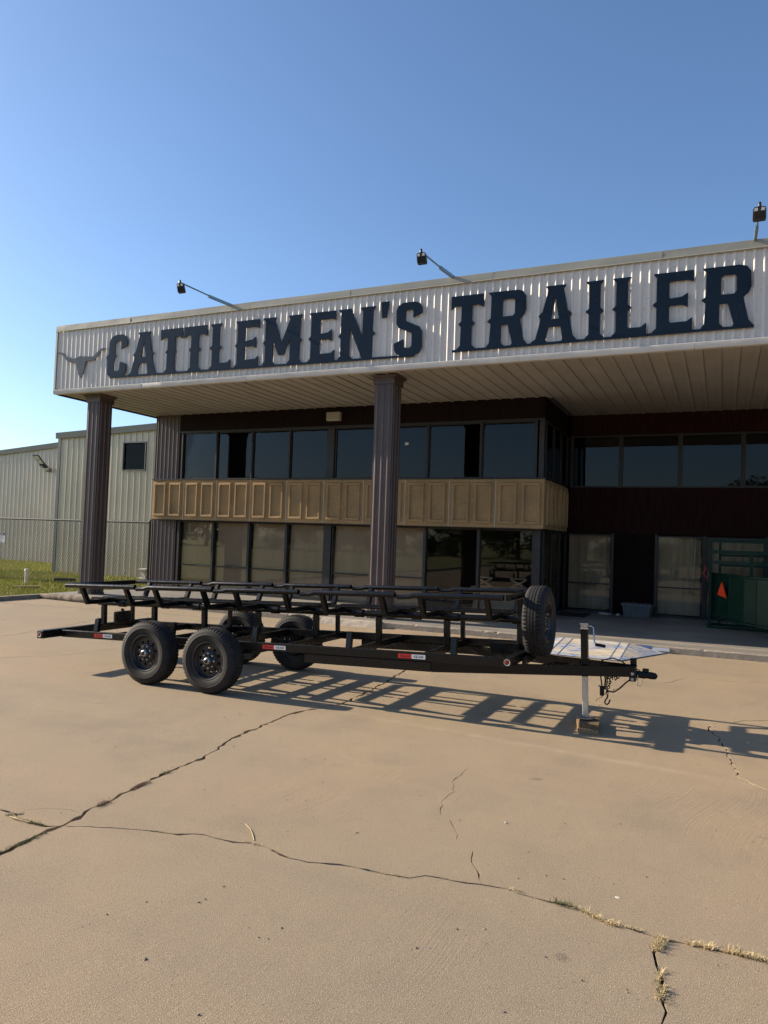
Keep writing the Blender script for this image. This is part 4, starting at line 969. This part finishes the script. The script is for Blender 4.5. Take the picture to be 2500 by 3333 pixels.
def marker(x, y, z, parent, s, r=.033):
    m = MB(); m.lathe([(r*.72,0),(r*.74,-.008),(r*.95,-.010),(r,-.004),(r,0)], 20, 'y', c=(x,y,z))
    if s > 0: m.v = [(a, 2*y-b, c) for a, b, c in m.v]
    o = part('marker_light', m, 'light_ring', parent, smooth=40)
    m = MB(); m.lathe([(0,-.010),(r*.4,-.009),(r*.72,-.003),(r*.72,0)], 20, 'y', c=(x,y,z))
    if s > 0: m.v = [(a, 2*y-b, c) for a, b, c in m.v]
    part('lens', m, 'lens_red', o, smooth=60)
marker(XR-.008, -1.001, RT-.035, bump_, -1); marker(XR-.008, 1.001, RT-.035, bump_, 1)
marker(XF+.002, -.756, RT-.036, fcm, -1); marker(XF+.002, .756, RT-.036, fcm, 1)
CM = [-6.87,-6.04,-5.21,-4.38,-3.55,-2.72]
for X in CM:
    m = MB(); m.bevbox(lx(X)-.026, lx(X)+.026, Yn+.0525, Yf-.0525, RT-.080, RT-.004, .004); part('crossmember', m)
for X in (-7.8,)+tuple(CM):
    x = lx(X)+(.03 if X < -7.5 else 0); m = MB(); m.bevbox(x-.031,x+.031,-.031,.031,RT-.003,RT+.27,.004); part('centre_post', m)
for X in (-7.8,-6.04,-4.38,-2.72):
    x = lx(X)+(.03 if X < -7.5 else 0); m = MB(); m.bevbox(x-.024,x+.024,.52,.568,RT-.003,RT+.315,.004); part('side_post', m)
for X in (-7.19,-5.97,-4.78,-3.58,-2.40):
    x = lx(X); m = MB(); m.hexa([(x-.03,Yn+.003,RT-.001),(x+.03,Yn+.003,RT-.001),(x+.03,Yn+.052,RT-.001),(x-.03,Yn+.052,RT-.001),(x-.03,Yn+.03,RT+.16),(x+.03,Yn+.03,RT+.16),(x+.03,Yn+.08,RT+.168),(x-.03,Yn+.08,RT+.168)]); part('stop_stub', m)
# pivot pipe with sleeves
m = MB(); m.tube([(lx(-7.86),0,RT+.305),(lx(-1.80),0,RT+.305)],.036,16); pv = part('pivot_pipe', m, smooth=40)
EDGE = [-7.80,-6.60,-5.41,-4.225,-3.05,-1.885]
ARM = [(-7.53,-6.78),(-6.31,-5.575),(-5.106,-4.43),(-3.95,-3.23),(-2.785,-2.075)]
PYn, PYf, PZ = -.645, .635, RT+.572
for k in range(5):
    xa, xb = lx(EDGE[k])+.012, lx(EDGE[k+1])-.012
    for s, py in ((-1,PYn),(1,PYf)):
        m = MB()
        if k == 0: path = [(xa,py,PZ),(xb,py,PZ)]; rad = [.030,.030]
        else: path = [(xa,py+.003*s,PZ-.020),(xa+.12,py+.003*s,PZ-.018),(xa+.19,py,PZ),(xb,py,PZ)]; rad = [.026,.025,.030,.030]
        n = 14; m.tube(path, .03, n, cap=False, radii=rad)
        # open pipe end: inner wall
        m.tube([(xb+.0005,py,PZ),(xb-.10,py,PZ)], .026, n, cap=False); m.f.append(tuple(len(m.v)-n+q for q in range(n)))
        e0 = len(m.v); m.v += [(xb,py+.030*math.cos(2*math.pi*q/n),PZ+.030*math.sin(2*math.pi*q/n)) for q in range(n)]+[(xb,py+.026*math.cos(2*math.pi*q/n),PZ+.026*math.sin(2*math.pi*q/n)) for q in range(n)]
        for q in range(n): m.f.append((e0+q, e0+(q+1) % n, e0+n+(q+1) % n, e0+n+q))
        m.f.append(tuple(range(n)))
        part('side_pipe', m, smooth=50)
    for X in ARM[k]:
        x = lx(X); w = .05; zb = RT+.325
        m = MB(); m.bevbox(x-w/2,x+w/2,-.545,.545,zb,zb+.056,.004); part('cradle_arm', m)
        for s in (-1, 1):
            yo, yi = s*.545, s*.495; m = MB(); yt = s*.640
            za, zt = zb+.002, PZ-.022
            m.hexa([(x-w/2+.001,yo,za),(x+w/2-.001,yo,za),(x+w/2-.001,yi,za+.035),(x-w/2+.001,yi,za+.035),(x-w/2+.001,yt+s*.014,zt),(x+w/2-.001,yt+s*.014,zt),(x+w/2-.001,yt-s*.036,zt+.014),(x-w/2+.001,yt-s*.036,zt+.014)]); part('cradle_upright', m)
        m = MB(); m.lathe([(.038,-.055),(.047,-.055),(.047,.055),(.038,.055)],16,'x',closed=True,c=(x+.15 if k else x+.10,0,RT+.305)); part('pivot_sleeve', m, parent=pv, smooth=40)
    xs0 = xa-.03 if k == 0 else xa+.02
    for j, y in enumerate((-.165,0,.165)):
        m = MB(); m.bevbox(xs0+.03*j, xb-.02+.02*j, y-.025, y+.025, RT+.382, RT+.396, .003); part('floor_bar', m)
        m = MB(); m.bevbox(xs0+.03*j+.01, xb-.03+.02*j, y-.006, y+.006, RT+.372, RT+.383, .002); part('bar_stiffener', m)
for x, nm in ((lx(EDGE[0])-.005,'rear_end_bar'),(lx(EDGE[5])+.02,'front_end_bar')):
    m = MB(); m.bevbox(x-.026,x+.026,PYn+.0305,PYf-.0305,PZ-.033,PZ+.027,.004); part(nm, m)
# electrics box at the rear
m = MB(); m.bevbox(lx(-7.79),lx(-7.75),.19,.50,RT-.01,RT+.165,.006); eb = part('plate_bracket', m, 'blackmatte')
for y, z in ((.22,.02),(.47,.02),(.22,.14),(.47,.14)):
    m = MB(); m.lathe([(0,.004),(.005,.003),(.005,0)],8,'x',c=(lx(-7.75),y,RT+z)); part('screw', m, 'chrome', eb)
m = MB(); m.tube([(lx(-7.74),.34,RT+.19),(lx(-7.735),.37,RT+.10),(lx(-7.73),.42,RT+.02),(lx(-7.5),.45,RT+.0)],.006,6); part('wire', m, 'blackmatte')
m = MB(); m.lathe([(0,.02),(.02,.015),(.024,-.012),(0,-.02)],10,'z',c=(lx(-7.77),.34,RT+.185)); part('plate_lamp', m, 'blackmatte')
# reflective tape
for X in (-7.2,-4.655,-2.995):
    x = lx(X); yy = Yn-.001
    tp = None
    for a, mat in ((0,'tape_red'),(.151,'tape_white')):
        m = MB(); m.box(x+a,x+a+.150,yy-.0012,yy,RT-.066,RT-.022); tp = part('tape_red' if a == 0 else 'tape_white', m, mat, rails[0]); tp.name = 'reflective_tape'
        me = text_mesh('OE-AX', .036, .0004); me.transform(TO_XZ); me.transform(Matrix.Translation((x+a+.075,yy-.0018,RT-.044))); mesh_obj('lettering', me, 'ink', tp)
# wheels
TR = .37
def tyre_mesh():
    prof = [(.203,-.082),(.212,-.094),(.235,-.1045),(.262,-.1105),(.285,-.1125),(.287,-.1145),(.291,-.1145),(.293,-.1128),(.312,-.1105),(.330,-.1055),(.344,-.0985),(.355,-.0905),(.3635,-.083),(.3675,-.070),
            (.369,-.0525),(.361,-.0515),(.361,-.0445),(.3695,-.0435),(.370,-.019),(.362,-.018),(.362,-.011),(.370,-.010)]
    prof = prof+[(r, -y) for r, y in prof[::-1]]
    m = len(prof); n = 168; mb = MB(); rr = random.Random(2)
    for k in range(n):
        a = 2*math.pi*(k+.0)/n; ca, sa = math.cos(a), math.sin(a); lug = k % 3 == 0
        for j, (r, y) in enumerate(prof):
            jj = j if j < m//2 else m-1-j
            if lug and 10 <= jj <= 14: r -= (.007,.010,.013,.013,.010)[jj-10]
            if k % 3 == 1 and jj in (17,18): r -= .004
            mb.v.append((r*ca, y, r*sa))
    for k in range(n):
        a = k*m; b_ = ((k+1) % n)*m
        for j in range(m-1): mb.f.append((a+j, a+j+1, b_+j+1, b_+j))
    return mb
def wheel(c, rotz, name='wheel'):
    global WP
    if WP is None:
        rim = MB(); rim.lathe([(.206,-.086),(.214,-.0905),(.2135,-.096),(.206,-.098),(.199,-.095),(.194,-.084),(.188,-.068),(.182,-.060),(.176,-.055),(.172,-.03),(.172,.075),(.196,.088),(.206,.092)], 64, 'y')
        base = obj(name, rim, 'rimblack', None, smooth=35); o0 = OFF[base].copy(); base.data.transform(Matrix.Translation(o0)); base.location = (0,0,0); OFF[base] = Vector((0,0,0))
        kids = []
        def kid(nm, mb, mat, smooth=None, me=None):
            o = obj(nm, mb, mat, base, smooth=smooth) if me is None else mesh_obj(nm, me, mat, base, smooth)
            kids.append(o)
        kid('tyre', tyre_mesh(), 'rubber', 38)
        loops = [[(.1745*math.cos(2*math.pi*i/64), .1745*math.sin(2*math.pi*i/64)) for i in range(64)]]
        for q in range(10):
            a = 2*math.pi*(q+.3)/10; loops.append([(.134*math.cos(a)+.0175*math.cos(2*math.pi*i/14), .134*math.sin(a)+.0175*math.sin(2*math.pi*i/14)) for i in range(14)])
        me = curve_mesh(loops, .006); me.transform(TO_XZ); me.transform(Matrix.Translation((0,-.046,0))); kid('wheel_disc', None, 'rimblack', None, me)
        h = MB(); h.lathe([(.112,-.0495),(.108,-.058),(.098,-.064),(.060,-.064),(.055,-.070),(.050,-.075),(.0,-.075)], 40, 'y'); kid('wheel_centre', h, 'rimblack', 40)
        h = MB(); h.lathe([(.040,-.075),(.041,-.098),(.037,-.108),(.032,-.116),(.026,-.119),(.023,-.115),(.022,-.112),(0,-.112)], 28, 'y'); kid('hub_cap', h, 'galv', 40)
        h = MB(); h.lathe([(.0225,-.1125),(.022,-.120),(.010,-.122),(0,-.122)], 20, 'y'); kid('hub_plug', h, 'blackmatte', 40)
        for q in range(8):
            a = 2*math.pi*(q+.5)/8; h = MB(); h.lathe([(.0,-.088),(.007,-.088),(.0105,-.084),(.0105,-.064)], 6, 'y', c=(.082*math.cos(a),0,.082*math.sin(a))); kid('lug_nut', h, 'chrome')
        h = MB(); h.tube([(.168,-.06,-.06),(.150,-.082,-.05)],.004,6); kid('valve_stem', h, 'chrome')
        WP = (base, kids); b0 = base
        b0.parent = tr; b0.location = c; b0.rotation_euler = rotz; return b0
    base, kids = WP
    o = base.copy(); o.name = name; COL.objects.link(o); o.parent = tr; o.location = c; o.rotation_euler = rotz
    for q in kids:
        if name == 'spare_wheel' and q.name.startswith('hub'): continue
        kq = q.copy(); COL.objects.link(kq); kq.parent = o
    return o
WP = None
wx = [(-6.12,.0),(-5.205,.4)]
for X, ph in wx:
    x = lx(X); z = .369-x*math.sin(R(2.1))
    wheel((x,-.905,z), (0,ph,0)); wheel((x,.905,z), (0,ph,math.pi))
    m = MB(); m.tube([(x,-.80,z),(x,.80,z)],.038,12); part('axle', m, 'blackmatte', smooth=40)
    for s in (-1, 1):
        m = MB(); m.lathe([(.0,-.02),(.155,-.02),(.16,.0),(.155,.025),(0,.025)],28,'y',c=(x,s*.80,z)); part('brake_drum', m, 'blackmatte', smooth=40)
        # leaf spring
        m = MB(); path = [(x-.33,s*.665,z+.09),(x-.15,s*.665,z+.055),(x,s*.665,z+.045),(x+.15,s*.665,z+.055),(x+.33,s*.665,z+.09)]
        for q in range(3):
            sc = 1-.22*q
            for a, b_ in zip(path, path[1:]): m.bar((x+(a[0]-x)*sc,a[1],a[2]-.011*q),(x+(b_[0]-x)*sc,b_[1],b_[2]-.011*q),.045,.009)
        part('leaf_spring', m, 'blackmatte')
        m = MB()
        for dx in (-.04,.04): m.tube([(x+dx,s*.665,z+.08),(x+dx,s*.665,z-.07)],.006,6)
        m.bevbox(x-.07,x+.07,s*.665-.04,s*.665+.04,z-.055,z-.043,.002); part('u_bolts', m, 'galv')
for s in (-1, 1):
    for X in (-6.47,-5.66,-4.86):
        x = lx(X); m = MB(); m.hexa([(x-.04,s*.69-.02,RT-.20),(x+.04,s*.69-.02,RT-.20),(x+.04,s*.69+.02,RT-.20),(x-.04,s*.69+.02,RT-.20),(x-.07,s*.69-.02,RT-.0905),(x+.07,s*.69-.02,RT-.0905),(x+.07,s*.69+.02,RT-.0905),(x-.07,s*.69+.02,RT-.0905)]); part('spring_hanger', m, 'blackmatte')
sp = wheel((lx(-1.69),-.02,1.0-lx(-1.69)*math.sin(R(2.1))), (0,.2,math.pi/2), 'spare_wheel')
sp['label'] = 'spare wheel standing upright behind the tongue'
m = MB(); m.bevbox(lx(-1.93),lx(-1.87),-.03,.03,RT+.007,RT+.62,.004); m.tube([(lx(-1.87),-.0,.86),(lx(-1.62),-.0,.86)],.03,10); part('spare_bracket', m)
m = MB(); m.bevbox(lx(-2.2),lx(-1.89),-.12,.1,RT-.05,RT+.06,.006); part('bracket_foot', m)
m = MB(); m.bevbox(lx(-1.78),lx(-1.74),-.42,.42,RT-.10,RT-.03,.004); part('tongue_crossmember', m)
for x0 in (-1.6,-1.55,-1.5):
    m = MB(); m.bar((lx(x0),-.36,RT-.1),(lx(x0)+.12,-.10,RT-.1),.02,.015); part('tread_bar', m)
# jack
JX, JY = lx(-1.215), -.12
def jz(z): return z-JX*math.sin(R(2.1))
m = MB(); m.bevbox(JX-.034,JX+.034,JY-.034,JY+.034,jz(.50),jz(.965),.006); jk = part('tongue_jack', m)
m = MB(); m.bevbox(JX-.038,JX+.038,JY-.038,JY+.038,jz(.966),jz(.99),.004); m.bevbox(JX-.034,JX+.034,JY-.034,JY+.034,jz(.991),jz(1.012),.004); m.bevbox(JX-.041,JX+.041,JY-.041,JY+.041,jz(1.0125),jz(1.03),.004); part('jack_head', m, 'chrome', jk)
m = MB(); m.bevbox(JX-.027,JX+.027,JY-.027,JY+.027,jz(.11),jz(.51),.005); part('inner_tube', m, 'galv', jk)
m = MB(); m.tube([(JX+.036,JY,jz(1.0)),(JX+.07,JY,jz(1.0)),(JX+.088,JY-.005,jz(.985)),(JX+.10,JY-.02,jz(.85)),(JX+.115,JY-.03,jz(.825))],.008,8); part('crank', m, 'chrome', jk, smooth=60)
m = MB(); m.tube([(JX+.112,JY-.03,jz(.823)),(JX+.205,JY-.045,jz(.812))],.0165,10); part('crank_grip', m, 'blackmatte', jk, smooth=50)
m = MB(); m.bevbox(JX-.055,JX+.055,JY-.05,JY+.05,jz(.626),jz(.64),.003); m.bevbox(JX-.045,JX+.05,JY-.045,JY+.045,jz(.656),jz(.668),.003); part('jack_clamp', m, 'blackpaint', jk)
m = MB(); m.lathe([(0,.006),(.06,.006),(.085,.012),(.09,.020),(.086,.022),(.06,.016),(0,.016)],24,'z',c=(JX,JY,jz(.0745))); part('jack_foot', m, 'galv', jk, smooth=40)
m = MB(); m.lathe([(.026,-.002),(.03,-.002),(.03,.003),(.026,.003)],18,'y',closed=True,c=(JX,JY-.031,jz(.135))); m.lathe([(0,-.006),(.007,-.005),(.007,.002)],8,'y',c=(JX,JY-.030,jz(.135))); part('foot_pin', m, 'galv', jk)
# coupler
cx = lx(-.78); cz = RT-.152
m = MB(); m.bevbox(cx-.02,cx+.045,-.075,.075,cz-.095,cz+.055,.008); m.bevbox(cx-.018,cx+.043,.02,.07,cz+.055,cz+.118,.008); cp = part('coupler_plate', m, 'blackpaint')
for dz in (-.018,-.072):
    m = MB(); m.lathe([(0,-.014),(.012,-.014),(.0165,-.010),(.0165,0)],16,'y',c=(cx+.012,-.0755,cz+dz)); part('bolt', m, 'galv', cp, smooth=40)
m = MB(); m.tube([(cx+.045,0,cz-.03),(cx+.13,0,cz-.035)],.036,18); m.tube([(cx+.1302,0,cz-.033),(cx+.17,0,cz-.034),(cx+.215,0,cz-.040),(cx+.235,0,cz-.05)],.03,16,radii=[.031,.036,.033,.018]); part('ball_coupler', m, 'blackmatte', smooth=45)
m = MB(); m.bevbox(cx+.10,cx+.16,-.012,.012,cz+.0,cz+.03,.004); part('coupler_latch', m, 'blackmatte')
m = MB(); m.tube([(cx+.045,-.02,cz+.02),(cx+.075,-.025,cz+.015),(cx+.085,-.03,cz-.01),(cx+.08,-.03,cz-.02)],.005,6); part('latch_wire', m, 'blackmatte')
m = MB(); m.tube([(cx+.06,-.04,cz-.03),(cx+.058,-.045,cz-.13),(cx+.066,-.045,cz-.135)],.004,6); m.tube([(cx+.062,-.045,cz-.135),(cx+.085,-.045,cz-.14),(cx+.10,-.045,cz-.11),(cx+.105,-.04,cz-.06)],.0022,5); part('latch_pin', m, 'chrome')
def chain(pts, link=.03, r=.0045, name='safety_chain'):
    P = [Vector(p) for p in pts]; L = [0]
    for a, b_ in zip(P, P[1:]): L.append(L[-1]+(b_-a).length)
    def at(s_):
        for i in range(len(P)-1):
            if s_ <= L[i+1]+1e-9: f = (s_-L[i])/(L[i+1]-L[i]); return P[i].lerp(P[i+1], f), (P[i+1]-P[i]).normalized()
        return P[-1], (P[-1]-P[-2]).normalized()
    m = MB(); s_ = 0; k = 0
    while s_ < L[-1]:
        c, t_ = at(s_); a = Vector((0,1,0)) if abs(t_.y) < .9 else Vector((1,0,0)); u = t_.cross(a).normalized(); v = t_.cross(u)
        sd = u if k % 2 else v
        ring = []
        for q in range(9):
            an = 2*math.pi*q/8; ring.append(c+t_*(math.cos(an)*link*.62)+sd*(math.sin(an)*link*.36))
        m.tube(ring, r, 5, cap=False); s_ += link*.82; k += 1
    return part(name, m, 'blackmatte')
bx = lx(-1.0); zt = RT-.20
chain([(bx+.0,-.11,zt+.11),(bx+.03,-.125,zt+.06),(bx+.045,-.12,zt-.01),(bx+.05,-.10,zt-.03)])
chain([(bx-.02,-.09,zt),(bx-.015,-.10,zt-.10),(bx-.005,-.10,zt-.19)])
chain([(bx+.005,-.06,zt),(bx+.02,-.06,zt-.06),(bx-.0,-.06,zt-.13)])
chain([(bx+.06,-.05,zt),(bx+.075,-.05,zt-.04),(bx+.10,-.05,zt-.01)])
m = MB(); m.tube([(bx-.0,-.10,zt-.19),(bx-.005,-.10,zt-.215),(bx-.03,-.10,zt-.255),(bx-.028,-.10,zt-.275),(bx-.012,-.10,zt-.285),(bx+.006,-.10,zt-.272),(bx+.022,-.10,zt-.235)],.0075,8); part('chain_hook', m, 'blackmatte', smooth=60)
m = MB(); m.bevbox(bx-.075,bx-.035,-.12,-.08,zt-.20,zt-.105,.006); m.tube([(bx-.09,-.10,zt-.105),(bx-.07,-.10,zt-.11)],.006,6); part('plug_connector', m, 'blackmatte')
m = MB(); m.tube([(bx-.055,-.10,zt-.10),(bx-.065,-.10,zt-.02),(bx-.07,-.08,zt+.05),(bx-.06,-.04,zt+.14),(bx+.04,-.02,zt+.165),(bx+.13,-.03,zt+.14),(bx+.21,-.06,zt+.08)],.007,7); part('power_cable', m, 'blackmatte', smooth=60)
m = MB(); m.tube([(bx-.03,-.10,zt-.12),(bx+.01,-.11,zt-.15),(bx+.06,-.11,zt-.155),(bx+.11,-.10,zt-.12),(bx+.17,-.08,zt-.06),(bx+.22,-.075,zt-.02)],.0075,7); part('power_cable', m, 'blackmatte', smooth=60)
m = MB(); m.tube([(bx-.02,-.10,zt-.02),(bx-.028,-.10,zt-.10),(bx-.035,-.10,zt-.14)],.006,6); m.tube([(bx+.0,-.09,zt),(bx-.005,-.09,zt-.09)],.005,6); part('power_cable', m, 'blackmatte')
m = MB(); m.lathe([(.010,-.003),(.016,-.003),(.016,.003),(.010,.003)],14,'y',closed=True,c=(bx-.055,-.06,zt+.125)); part('cable_loop', m, 'blackmatte')
# wood blocks under the jack foot
jw = Vector((-1.185, 7.60, 0)); ang = .16
def blk(name, L, w, z0_, z1_, ofs, a, mat, label):
    m = MB(); m.bevbox(-w/2,w/2,-L/2,L/2,0,z1_-z0_,.004); o = obj(name, m, mat); o.location = (jw.x+ofs[0],jw.y+ofs[1],z0_); o.rotation_euler = (0,0,a); tag(o, label, 'wood block')
blk('wood_block', .46, .195, 0.0, .038, (.0,-.075), .20, 'wood_block', 'pale wood block lying on the concrete, lower of the two under the jack')
blk('wood_block', .40, .19, .0385, .074, (.012,-.03), .14, 'wood_block_dark', 'darker wood block directly under the jack foot, upper of the two')

# ------------------------------------------------------------------ weeds in the cracks, pebbles
def tuft(x, y, L, az, n, h, mat, label, cat, group, seed, flat=.6, spread=.02):
    rr_ = random.Random(seed); m = MB()
    for _ in range(n):
        s_ = rr_.uniform(-.5,.5)*L; px = x+math.cos(az)*s_+rr_.gauss(0,spread*.5); py = y+math.sin(az)*s_+rr_.gauss(0,spread*.5)
        a = rr_.uniform(0,6.28); hh_ = h*.58*rr_.uniform(.3,1.0); ln = hh_*rr_.uniform(.5,2.0)*flat; w = rr_.uniform(.0009,.0020)
        dx, dy = math.cos(a), math.sin(a); i = len(m.v)
        m.v += [(px-dy*w,py+dx*w,-.01),(px+dy*w,py-dx*w,-.01),(px+dx*ln*.5-dy*w*.8,py+dy*ln*.5+dx*w*.8,hh_*.7),(px+dx*ln*.5+dy*w*.8,py+dy*ln*.5-dx*w*.8,hh_*.7),(px+dx*ln,py+dy*ln,hh_*.85)]
        m.f += [(i,i+1,i+3,i+2),(i+2,i+3,i+4)]
    return tag(obj('weed_tuft', m, mat, fix=False), label, cat, group)
G1 = 'weeds growing in the yard cracks'
tuft(-3.59,3.00,.38,1.6,320,.025,'weed_green','dense low green weeds filling the wide crack at the left edge','weed',G1,1,.8,.012)
tuft(-3.76,3.255,.12,.1,160,.028,'weed_green','green weed clump with dry stalks left of the crack crossing','weed',G1,2,.9,.02)
tuft(-3.87,3.262,.14,.1,40,.03,'weed_dry','pale straw blades left of the green clump by the crossing','weed',G1,3,1.6,.02)
tuft(-3.99,3.295,.10,.8,110,.02,'weed_green','small green weeds in the thin crack at the far left','weed',G1,4,.7,.012)
tuft(-3.664,3.70,.10,1.6,140,.04,'weed_brown','reddish brown dry weed on the long diagonal crack','weed',G1,5,1.0,.02)
tuft(-3.70,4.08,.20,1.6,200,.028,'weed_brown','dark low weeds midway up the long diagonal crack','weed',G1,6,.8,.014)
tuft(-3.745,4.40,.10,1.6,120,.03,'weed_green','small dark green weeds high on the long diagonal crack','weed',G1,7,.8,.014)
tuft(-2.46,3.66,.12,.1,50,.022,'weed_dry','tiny straw tuft in the middle of the cross crack, left half','weed',G1,8,1.3,.01)
tuft(-3.0,3.53,.20,.2,120,.014,'weed_green','thin mossy growth in the left part of the cross crack','weed',G1,9,.7,.008)
tuft(-2.25,3.62,.16,-.3,90,.014,'weed_brown','thin dark growth where the cross crack bends','weed',G1,10,.7,.008)
tuft(-1.55,3.70,.08,.1,45,.02,'weed_dry','little pale tuft left of the image middle on the cross crack','weed',G1,11,1.3,.01)
tuft(-.95,3.845,.09,0,50,.02,'weed_dry','short pale tuft where the thin upright crack meets the cross crack','weed',G1,12,1.3,.01)
tuft(-.69,3.815,.10,0,80,.05,'weed_green','tallest green grass tuft on the cross crack','weed',G1,13,.9,.03)
tuft(-.615,3.80,.08,-.4,60,.04,'weed_dry','dry blades just right of the tallest green tuft','weed',G1,14,1.2,.02)
tuft(-.50,3.745,.15,-.3,160,.045,'weed_dry','long straw coloured tuft right of the green one','weed',G1,15,1.0,.015)
tuft(-.385,3.738,.14,0,90,.03,'weed_dry','thin straw strip leading to the crack junction','weed',G1,16,1.2,.01)
tuft(-.235,3.655,.12,1.5,230,.05,'weed_dry','thick straw clump at the junction of the two right cracks','weed',G1,17,1.0,.022)
tuft(-.06,3.725,.11,0,150,.045,'weed_dry','straw tuft just right of the crack junction','weed',G1,18,1.0,.016)
tuft(.165,3.735,.16,0,230,.05,'weed_dry','straw tuft running out of the right picture edge','weed',G1,19,1.0,.016)
tuft(.07,3.735,.06,0,50,.07,'weed_dry','spiky straw sprig before the rightmost tuft','weed',G1,20,.8,.012)
tuft(-.212,3.40,.12,1.5,80,.035,'weed_dry','straw blades part way down the forked crack','weed',G1,21,1.0,.012)
tuft(-.198,3.27,.10,1.5,150,.045,'weed_dry','straw clump lowest on the forked crack','weed',G1,22,1.1,.018)
tuft(-15.75,14.0,.6,1.5,80,.10,'weed_dry','pale dry weed at the lawn kerb near the corner column','weed',G1,24,.9,.05)
m = MB(); m.tube([(-2.476,3.699,.003),(-2.532,3.764,.006),(-2.592,3.827,.004),(-2.665,3.879,.003)],.0022,6); tag(obj('dry_stalk', m, 'weed_dry'), 'single dry stalk lying above the cross crack', 'stalk')
m = MB(); m.tube([(-3.98,3.25,.006),(-3.90,3.24,.012),(-3.80,3.245,.006)],.003,6); tag(obj('dry_stalk', m, 'weed_dry'), 'pale dry stalk lying left of the crack crossing', 'stalk')
pb = MB(); rr = random.Random(77)
for _ in range(420):
    if rr.random() < .55: x, y = rr.uniform(-4.5,1.5), rr.uniform(2.4,6.2)
    else: x, y = rr.uniform(-9,2.5), rr.uniform(5.5,13.3)
    r = rr.choice((.003,.004,.004,.006,.008)); n = 5; i = len(pb.v)
    for k in range(n):
        a = 6.283*k/n; q = r*rr.uniform(.7,1.4); pb.v.append((x+math.cos(a)*q,y+math.sin(a)*q*rr.uniform(.5,1),-.001))
    pb.v.append((x+rr.uniform(-r,r)*.3,y+rr.uniform(-r,r)*.3,r*rr.uniform(.5,1.1)))
    for k in range(n): pb.f.append((i+k,i+(k+1) % n,i+n))
tag(obj('gravel', pb, 'pebble', fix=False), 'scattered grit and pebbles on the concrete yard', 'gravel', kind='stuff')
db = MB(); rr = random.Random(31)
for x, y in ((-.333,5.783),(.074,4.748),(-2.287,2.963),(-2.284,3.004),(-2.284,3.155),(-1.94,2.885),(-1.81,2.85),(-1.748,2.293),(-4.543,4.691),(-2.174,2.476),(-.9,4.9),(-1.0,4.35),(-.35,4.35),(-.75,4.1),(.2,5.2),(-2.9,5.3),(-3.2,6.1),(.35,4.1),(-.5,3.2),(-1.2,3.1),(-2.0,4.1)):
    a = rr.uniform(0,3.1); L_ = rr.uniform(.005,.012); w_ = L_*rr.uniform(.25,.5); ca, sa = math.cos(a), math.sin(a); i = len(db.v)
    for u, v, z in ((-1,0,.001),(0,-1,.002),(1,0,.004),(0,1,.001),(0,0,.006)): db.v.append((x+ca*u*L_-sa*v*w_, y+sa*u*L_+ca*v*w_, z))
    db.f += [(i,i+1,i+4),(i+1,i+2,i+4),(i+2,i+3,i+4),(i+3,i,i+4)]
tag(obj('leaf_litter', db, 'dirt', fix=False), 'scattered dark leaf bits and clods on the concrete yard', 'litter', kind='stuff')
m = MB(); m.lathe([(0,.003),(.009,.002),(.012,0)],10,'z',c=(-.46,4.03,0)); m.v = [(-.46+(x+.46)*1.3,y,z) for x, y, z in m.v]; tag(obj('pale_pebble', m, 'white_pvc'), 'flat white pebble on the bare concrete at lower right', 'pebble')
m = MB(); m.lathe([(0,.010),(.006,.007),(.008,.003),(.006,0)],9,'z',c=(-1.24,4.72,0)); tag(obj('pale_pebble', m, 'white_pvc'), 'white pebble right of the thin upright crack', 'pebble')

# ------------------------------------------------------------------ trees across the road, seen only as reflections in the glass
def make_tree(seed):
    rr_ = random.Random(seed); root = empty('roadside_tree', (0,0,0), 'leafy roadside tree mirrored in the shop glass', 'tree', 'trees across the road')
    m = MB(); m.tube([(0,0,-.1),(.1,.05,1.6),(.0,.1,3.2),(.15,0,5.0)],.2,9,radii=[.26,.2,.15,.06]); lobes = []
    for k in range(11):
        a = 6.283*k/11*2+rr_.uniform(-.3,.3); e = Vector((math.cos(a)*rr_.uniform(1.4,3.2), math.sin(a)*rr_.uniform(1.4,3.2), 1.3+k*.48+rr_.uniform(-.3,.3))); m.tube([(.05,.05,.8+k*.3),(e.x*.5,e.y*.5,(.9+k*.3+e.z)/2),tuple(e)],.06,6,radii=[.08,.05,.02]); lobes.append((e, rr_.uniform(1.1,1.7)))
    lobes.append((Vector((0,0,6.6)),1.6))
    obj('trunk', m, 'bark', root, smooth=60)
    c = MB()
    for e, r_ in lobes:
        for _ in range(420):
            d = Vector((rr_.gauss(0,1),rr_.gauss(0,1),rr_.gauss(0,.8))).normalized()*r_*rr_.uniform(.5,1.1); p = e+d; s_ = rr_.uniform(.12,.24)
            u = Vector((rr_.gauss(0,1),rr_.gauss(0,1),rr_.gauss(0,1))).normalized(); v = u.orthogonal().normalized(); w = u.cross(v); i = len(c.v)
            c.v += [tuple(p-v*s_),tuple(p+w*s_*.5),tuple(p+v*s_),tuple(p-w*s_*.5)]; c.f.append((i,i+1,i+2,i+3))
    obj('crown', c, 'leaf', root, fix=False)
    return root
t0 = make_tree(1); rt = random.Random(8); ts = []
x = -92.0
while x < 40:
    ts.append((x, -52+.12*x*0+rt.uniform(-5,5), rt.uniform(.75,1.3))); x += rt.uniform(4.2,7.2)
for i, (x, y, s_) in enumerate(ts):
    if i == 0: r_ = t0
    else:
        r_ = t0.copy(); COL.objects.link(r_)
        for q in list(t0.children):
            kq = q.copy(); COL.objects.link(kq); kq.parent = r_
    r_.location = (x,y,-.05); r_.scale = (s_*1.15,s_,s_); r_.rotation_euler = (0,0,i*1.3)
for m_ in MATS.values():
    if 'vec' in m_: del m_['vec']
